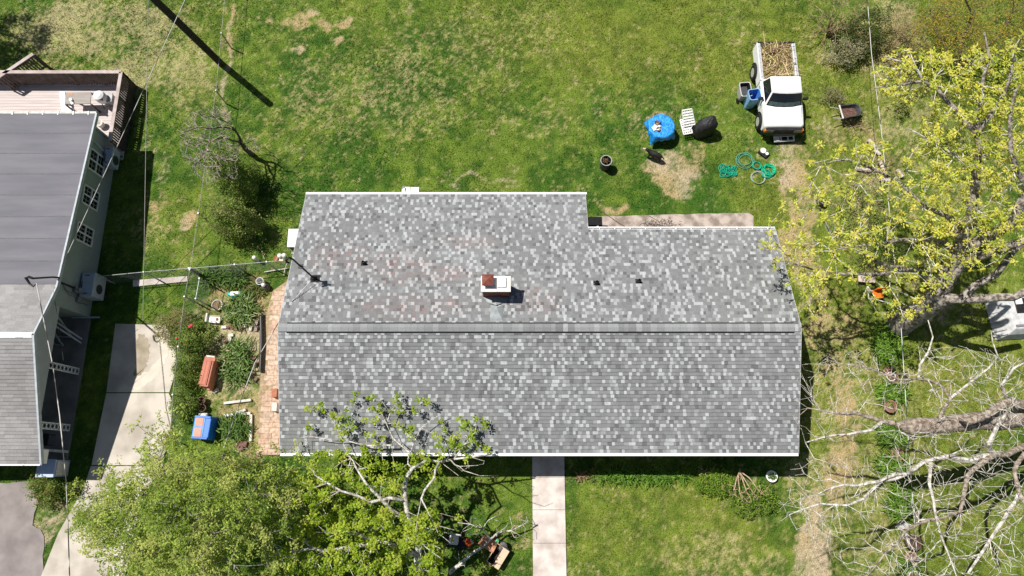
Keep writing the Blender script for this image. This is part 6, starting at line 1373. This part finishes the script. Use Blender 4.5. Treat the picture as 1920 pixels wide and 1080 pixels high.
# ------------------------------------------------------------------ right side: pots, boards, chair, playset
def right_side():
    A = at
    GL = [(.15, .29, .03), (.20, .36, .045), (.11, .22, .03), (.27, .42, .08)]
    for u, v, rx, ry, n, l in ((1660, 648, .62, .85, 420, 'lily clump just below the leaning tree trunk'), (1668, 738, .62, .42, 240, 'lily clump between the two upper pots on the right lawn'), (1668, 815, .6, .5, 300, 'dense lily clump above the lone terracotta pot'), (1668, 872, .6, .42, 260, 'lily clump just under the lone terracotta pot'), (1686, 912, .36, .4, 140, 'small lily clump under the bare tree limb'), (1684, 950, .52, .42, 220, 'light green lily clump above the white stone'), (1700, 1064, .3, .22, 80, 'sparse lily clump between the two lowest pots')):
        strappy('daylily_clump', l, A(u, v), rx, ry, n, .46, GL, wd=.016)
    def pot(u, v, label, r=.19, m=TERRA, inner=SOIL, h=.30, extra=None):
        c = A(u, v); T = thing('flower_pot', label, 'flower pot', c); M().lathe([(r * .68, 0), (r * .92, h * .75), (r, h * .76), (r, h), (r * .86, h), (r * .78, h * .6), (0, h * .6)], c, 20).build('pot', m, T); M().lathe([(r * .80, h * .72), (0, h * .78)], c, 14).build('soil', inner, T); return T
    pk = mat('dusty_terracotta', (.34, .17, .13), .9, var=.25, scale=8)
    pot(1663, 763, 'round terracotta pot standing alone left of the cable at mid height', .25, pk, mat('clay_soil', (.24, .13, .10), .95, var=.3, scale=15))
    pot(1676, 852, 'terracotta pot among lilies near the right end of the bungalow', .24, pk, MATS['clay_soil'])
    T = pot(1669, 712, 'pot with a white wire ring at the tip of the bare branch', .2, pk)
    M().tube([A(1671, 706, .36) + Vector((.17 * math.cos(a), .17 * math.sin(a), 0)) for a in [2 * PI * k / 16 for k in range(16)]], .02, 6, closed=True).build('ring', OFFW, T)
    T = pot(1704, 1015, 'rusty dark pot holding a white stone and dead stems', .30, mat('rusty_pot', (.14, .08, .065), .85, var=.35, scale=8), SOIL, .34)
    M().lathe([(0, -.06), (.08, 0), (0, .07)], A(1703, 1013, .33), 10).build('stone', OFFW, T)
    pot(1702, 1045, 'tan pot with a yellow brown rim below the rusty pot', .24, mat('tan_pot', (.46, .33, .19), .85, var=.2, scale=8), MATS['clay_soil'])
    pot(1707, 1081, 'cream pot with dark red soil, lowest of the right hand pots', .24, OFFW, mat('red_soil', (.20, .09, .07), .95, var=.3))
    c = A(1692, 984); b = M(); b.lathe([(.16, 0), (.20, .08), (.15, .17), (0, .20)], c, 9, sx=1.4, sy=.9); b = b.build('garden_stone', OFFW, origin=c); tag(b, 'pale stone lying above the rusty pot', 'stone')
    c = A(1665, 694); o = M().lathe([(.14, 0), (.17, .07), (.10, .14), (0, .15)], c, 9, sx=1.5).build('garden_stone', pk, origin=c); tag(o, 'reddish stone lying by the pot with the white ring', 'stone')
    c = A(1620, 525); o = M().box(c + Vector((0, 0, .22)), (.70, .34, .06), -.08, ).build('pale_board', mat('pinkish_board', (.62, .50, .42), .8, var=.1), origin=c, bevel=.01); tag(o, 'pinkish pale board under the left limbs of the yellow tree', 'board')
    c = A(1634, 556); T = thing('orange_chair', 'orange chair with a pale wire frame under the yellow tree', 'chair', c, .1); om = mat('orange_paint', (.70, .17, .015), .5, var=.1)
    M().box((.06, 0, .40), (.40, .36, .04)).build('seat', om, T, world=False, bevel=.01); M().box((.10, .16, .60), (.40, .05, .36)).build('backrest', om, T, world=False, bevel=.01)
    for i in (-1, 1):
        for j in (-1, 1): M().tube([(.06 + i * .18, j * .16, 0), (.06 + i * .18, j * .16, .4)], .014, 6).build('leg', OFFW, T, world=False)
    M().tube([(-.14, -.18, .40), (-.38, -.16, .42), (-.38, .14, .44), (-.14, .17, .42)], .016, 6).build('footrest', OFFW, T, world=False)
    # play structure at the right edge
    c = A(1890, 624); T = thing('play_structure', 'white ribbed plastic play structure under the tree at the right edge', 'playset', c, .06); wp = mat('dirty_white_plastic', (.42, .42, .43), .6, scale=5, col2=(.62, .62, .62), det=6, ramp=(.3, .6))
    b = M(); b.loft([[(-.62, -.30, 0), (1.1, -.30, 0), (1.1, 1.5, 0), (-.70, 1.5, 0)], [(-.40, -.16, .50), (1.0, -.16, .50), (1.0, 1.4, .50), (-.48, 1.4, .50)], [(-.25, .02, .78), (.95, .02, .78), (.95, 1.3, .78), (-.3, 1.3, .78)]]); b.build('shell', wp, T, world=False, bevel=.04)
    for i in range(8): y = -.12 + i * .19; M().bar((-.68, y, .08), (-.42, y + .02, .55), .07, .05).build('rib', wp, T, world=False)
    M().box((.30, .95, .79), (.66, .62, .04)).build('opening', BLPLAS, T, world=False, bevel=.03); M().box((.12, 1.12, .84), (.26, .26, .10)).build('seat', WPLAS, T, world=False, bevel=.03); M().box((.44, .85, .82), (.18, .24, .06), .3).build('knob', mat('light_grey', (.44, .44, .45), .6), T, world=False, bevel=.02)
    M().box((.35, .14, .80), (1.1, .10, .05)).build('step', mat('shade_grey', (.20, .21, .23), .6), T, world=False, bevel=.02); M().box((.66, .35, .80), (.14, .46, .04)).build('groove', MATS['shade_grey'], T, world=False)
    for u0, v0, u1, v1 in ((1628, 262, 1642, 276), (1638, 280, 1650, 290), (1606, 316, 1632, 320), (1648, 300, 1662, 330), (1650, 336, 1668, 338), (1682, 318, 1692, 332), (1640, 316, 1648, 322)):
        p, q = A(u0, v0, .10), A(u1, v1, .10); o = M().tube([p, q], .085, 9).build('cut_log', mat('bleached_log', (.40, .33, .27), .9, scale=7, col2=(.66, .58, .52), bump=.4), origin=p); tag(o, 'bleached cut log lying in the scrub under the yellow tree', 'log', 'cut logs in the scrub')
    c = A(1539, 384); T = thing('garden_bag', 'dark bundle hanging in the scrub left of the undergrowth bush', 'bag', c); M().lathe([(.10, 0), (.16, .10), (.14, .28), (.06, .36), (0, .37)], c, 12, sx=.8).build('sack', BLPLAS, T, smooth=True); M().tube([c + Vector((0, 0, .34)), c + Vector((.02, 0, .45))], .03, 6).build('neck', BLPLAS, T)
right_side()

# ------------------------------------------------------------------ the front lawn
def front_lawn():
    A = at
    GL = [(.15, .30, .035), (.20, .37, .05), (.11, .22, .03)]
    strappy('lily_row', 'long narrow row of strap leaved lilies along the front shade line', A(1200, 892), 1.95, .22, 560, .42, GL, wd=.014)
    strappy('dry_tuft', 'small dry tan tuft at the left end of the front lily row', A(1116, 892), .2, .16, 60, .24, [(.34, .26, .14), (.2, .2, .06)])
    strappy('dry_tuft', 'dry tan tuft beside the walkway edge under the front eave', A(1092, 893), .22, .14, 50, .2, [(.36, .26, .15)])
    shrub('trimmed_shrub', 'low green shrub left of the cut brown stems before the bungalow', A(1340, 905), .85, .5, .75, 120, [(.20, .34, .035), (.27, .40, .05), (.15, .26, .03)], per=22, R=.18)
    shrub('trimmed_shrub', 'green shrub growing around the cut brown stems before the bungalow', A(1408, 935), .95, .62, .75, 130, [(.20, .34, .035), (.25, .37, .05), (.14, .25, .03)], per=20, R=.18)
    base = A(1386, 878); pts = []
    for i in range(90): t = random.uniform(-1, 1); r = random.uniform(.5, 1.0); p = A(1400 + t * 46, 880 + 66 * r * (1 - .25 * abs(t)), .75 + .3 * random.random()); pts.append(p)
    limbs = [([base, A(1388, 882, .5), A(1390 + k * 9, 898, .8), A(1396 + k * 17, 925, .9)], .035, .014) for k in (-1.2, -.5, .3, 1, 1.8)]
    tree('cut_shrub', 'fan of bare cut brown stems before the right front windows', 'shrub', base, limbs, pts, mat('cut_stem', (.34, .23, .14), .85, scale=9, col2=(.62, .47, .33)), None, rt=.012, wob=.05, step=.25, split=0)
    base = A(1322, 888); pts = [A(1322 + random.uniform(-14, 18), 880 + random.uniform(-6, 14), .5) for i in range(22)]
    tree('cut_shrub', 'small tuft of bare brown twigs left of the larger cut stems', 'shrub', base, [([base, A(1320, 886, .3)], .02, .015)], pts, MATS['cut_stem'], None, rt=.010, wob=.05, step=.2, split=0)
    c = A(1443, 893); T = thing('round_planter', 'white round planter with a green plant near the front right corner', 'planter', c); M().lathe([(.15, 0), (.21, .20), (.22, .21), (.22, .25), (.17, .25), (.15, .12), (0, .12)], c, 24).build('pot', WHITE, T)
    V, C = leaves(np.array([list(c + Vector((random.gauss(0, .05), random.gauss(0, .05), .24))) for i in range(9)]), .09, 12, .035, .5, [(.10, .19, .03), (.15, .25, .04)], up=.6); raw_mesh('plant', V, 4, C, LEAF, T)
    # yard tools and debris by the maple
    def ph(u, v, z): return A(u, v, z)
    q = [ph(909, 1002, .40), ph(935, 1017, .40), ph(924, 1037, .40), ph(895.5, 1020, .40)]
    o = M().prism([p[:2] for p in q], .36, .40).build('plywood_sheet', mat('orange_plywood', (.46, .20, .10), .75, scale=4, col2=(.58, .30, .18), det=6), origin=q[0]); tag(o, 'orange brown plywood sheet under the pale cut branch', 'board')
    for d in ((.25, .5), (.7, .5)):
        p = q[0].lerp(q[1], d[0]).lerp(q[3].lerp(q[2], d[0]), d[1]); o = M().box((p.x, p.y, .18), (.36, .30, .35), -.5).build('crate_base', DSTEEL, origin=(p.x, p.y, 0)); tag(o, 'dark crate holding up the %s half of the plywood sheet' % ('left' if d[0] < .5 else 'right'), 'crate')
    c = ph(934, 1041, 0); T = thing('wooden_box', 'open wooden box with a pale lid board beside the plywood sheet', 'box', c, math.radians(-33)); L_, W_ = .52, .74
    dk = mat('box_inside', (.05, .035, .03), .9, var=.3)
    for d, s_ in (((-L_ / 2, 0), (.03, W_)), ((L_ / 2, 0), (.03, W_))): M().box((d[0], d[1], .19), (s_[0], s_[1], .38)).build('side', WOOD, T, world=False)
    for d, s_ in (((0, -W_ / 2), (L_ - .04, .03)), ((0, W_ / 2), (L_ - .04, .03))): M().box((d[0], d[1], .19), (s_[0], s_[1], .38)).build('end', WOOD, T, world=False)
    M().box((0, 0, .03), (L_ - .04, W_ - .04, .03)).build('bottom', dk, T, world=False); M().box((.14, 0, .385), (.26, W_ + .02, .03)).build('lid', mat('pale_wood', (.62, .45, .31), .75, scale=5, col2=(.70, .55, .40), stretch=(6, 1, 1)), T, world=False, bevel=.006)
    c = ph(942, 1023, 0); T = thing('black_bucket', 'round black bucket at the corner of the wooden box', 'bucket', c); M().lathe([(.14, 0), (.18, .30), (.195, .30), (.195, .33), (.17, .33), (.15, .10), (0, .10)], c, 22).build('bucket', BLPLAS, T); M().lathe([(.165, .27), (.06, .30), (0, .29)], c, 14).build('content', mat('grey_junk', (.12, .11, .11), .7, var=.5, scale=14), T)
    c = ph(950, 1030, 0); T = thing('oil_jug', 'small white jug with a blue label beside the black bucket', 'jug', c, .5); M().box((0, 0, .12), (.12, .2, .24)).build('jug', WPLAS, T, world=False, bevel=.02); M().box((0, 0, .25), (.09, .12, .012)).build('label', mat('label_blue', (.14, .30, .62), .5), T, world=False); M().tube([(0, .06, .24), (0, .06, .29)], .03, 10).build('cap', mat('label_blue', (.14, .30, .62), .5), T, world=False)
    c = ph(933, 1012, 0); T = thing('green_bottle', 'white bottle with a green cap at the top corner of the plywood', 'bottle', c); M().lathe([(.05, 0), (.06, .30), (.05, .36), (0, .37)], c, 14).build('bottle', WPLAS, T); M().lathe([(.06, .36), (.065, .42), (0, .44)], c, 12).build('cap', mat('cap_green', (.05, .40, .16), .5), T)
    c = ph(851, 1012, 0); T = thing('push_mower', 'push mower with a white and black engine beside the maple', 'lawn mower', c, -.1)
    b = M(); b.lathe([(.27, .06), (.29, .12), (.27, .20), (.14, .24), (0, .24)], (0, 0, 0), 20, sx=1.05, sy=.85); b.build('deck', mat('mower_black', (.02, .02, .028), .4), T, world=False)
    M().box((.02, .03, .32), (.36, .34, .18)).build('engine', mat('mower_white', (.62, .64, .66), .4, scale=9, col2=(.76, .77, .78)), T, world=False, bevel=.04); M().box((-.02, .04, .405), (.09, .16, .04)).build('sticker', mat('mower_yellow', (.68, .52, .05), .5), T, world=False)
    for i in (-1, 1):
        for j in (-1, 1): M().tube([(i * .25, j * .22 - .02 * j, .09), (i * .25, j * .28 - .02 * j, .09)], .085, 14).build('wheel', BLACK, T, world=False)
    M().tube([(.20, -.2, .24), (.55, -.18, .62), (.55, .16, .62), (.2, .18, .24)], .014, 6).build('handle', BLPLAS, T, world=False); 
    o = M().bar(ph(831, 998, .55), ph(865, 1004, .60), .05, .03).build('white_lath', OFFW, origin=ph(848, 1001, 0)); tag(o, 'thin white lath lying across the mower', 'lath')
    c = ph(880, 1016, 0); T = thing('shopping_bag', 'crumpled orange and white bag between mower and plywood', 'bag', c)
    b = M(); rings = []
    for z, r in ((0, .14), (.12, .18), (.24, .15), (.32, .05)): rings.append([c + Vector((r * math.cos(a) * (1 + .25 * math.sin(3 * a + z * 9)), r * .8 * math.sin(a) * (1 + .2 * math.cos(4 * a)), z + .03 * math.sin(5 * a))) for a in [2 * PI * k / 18 for k in range(18)]])
    b.loft(rings); b.build('bag', mat('bag_orange', (.78, .12, .02), .5, scale=4.5, col2=(.82, .78, .78), det=2, ramp=(.50, .54)), T)
    c = ph(865, 1018, 0); o = M(); o.loft([[c + Vector((.42 * math.cos(a) * s_, .20 * math.sin(a) * s_ * (1 + .2 * math.sin(3 * a)), z)) for a in [2 * PI * k / 16 for k in range(16)]] for s_, z in ((1, .01), (.9, .10), (.6, .16), (.1, .17))]); o = o.build('black_tarp', BLPLAS, smooth=True, origin=c); tag(o, 'crumpled black sheet on the grass between mower and orange bag', 'sheet')
    c = ph(788, 981, 0); o = M().lathe([(.07, 0), (.10, .14), (.12, .14), (.12, .18), (.10, .17), (0, .10)], c, 14).build('red_pot', mat('orange_red', (.62, .09, .03), .5), origin=c); tag(o, 'small orange red pot under the maple branches', 'flower pot')
    c = ph(831, 968, 0); T = thing('power_tool', 'black and orange power tool lying on the front lawn', 'tool', c, 1.2); M().box((0, 0, .09), (.24, .14, .18)).build('motor', BLPLAS, T, world=False, bevel=.03); M().box((-.18, 0, .07), (.16, .05, .10)).build('blade', DSTEEL, T, world=False); M().box((.04, .06, .12), (.16, .06, .12)).build('shroud', mat('tool_orange', (.62, .14, .03), .5), T, world=False, bevel=.015)
    # the cut branch lying over the debris
    base = ph(842, 1074, .25); pts = [ph(random.uniform(855, 995), random.uniform(965, 1010), random.uniform(.5, 1.0)) for i in range(60)] + [ph(random.uniform(845, 885), random.uniform(1030, 1070), random.uniform(.2, .5)) for i in range(14)]
    limbs = [([base, ph(880, 1042, .5), ph(922, 1011, .62), ph(935, 1000, .66), ph(958, 993, .7), ph(992, 977, .75)], .085, .02), ([ph(922, 1011, .62), ph(905, 992, .8), ph(880, 984, .85), ph(858, 980, .9)], .035, .012), ([ph(905, 992, .8), ph(915, 975, .9), ph(935, 965, .95)], .02, .009)]
    tree('fallen_branch', 'pale cut branch with bare twigs lying across the plywood sheet', 'branch', base, limbs, pts, BARK_P, None, rt=.008, wob=.12, step=.25, split=0)
front_lawn()
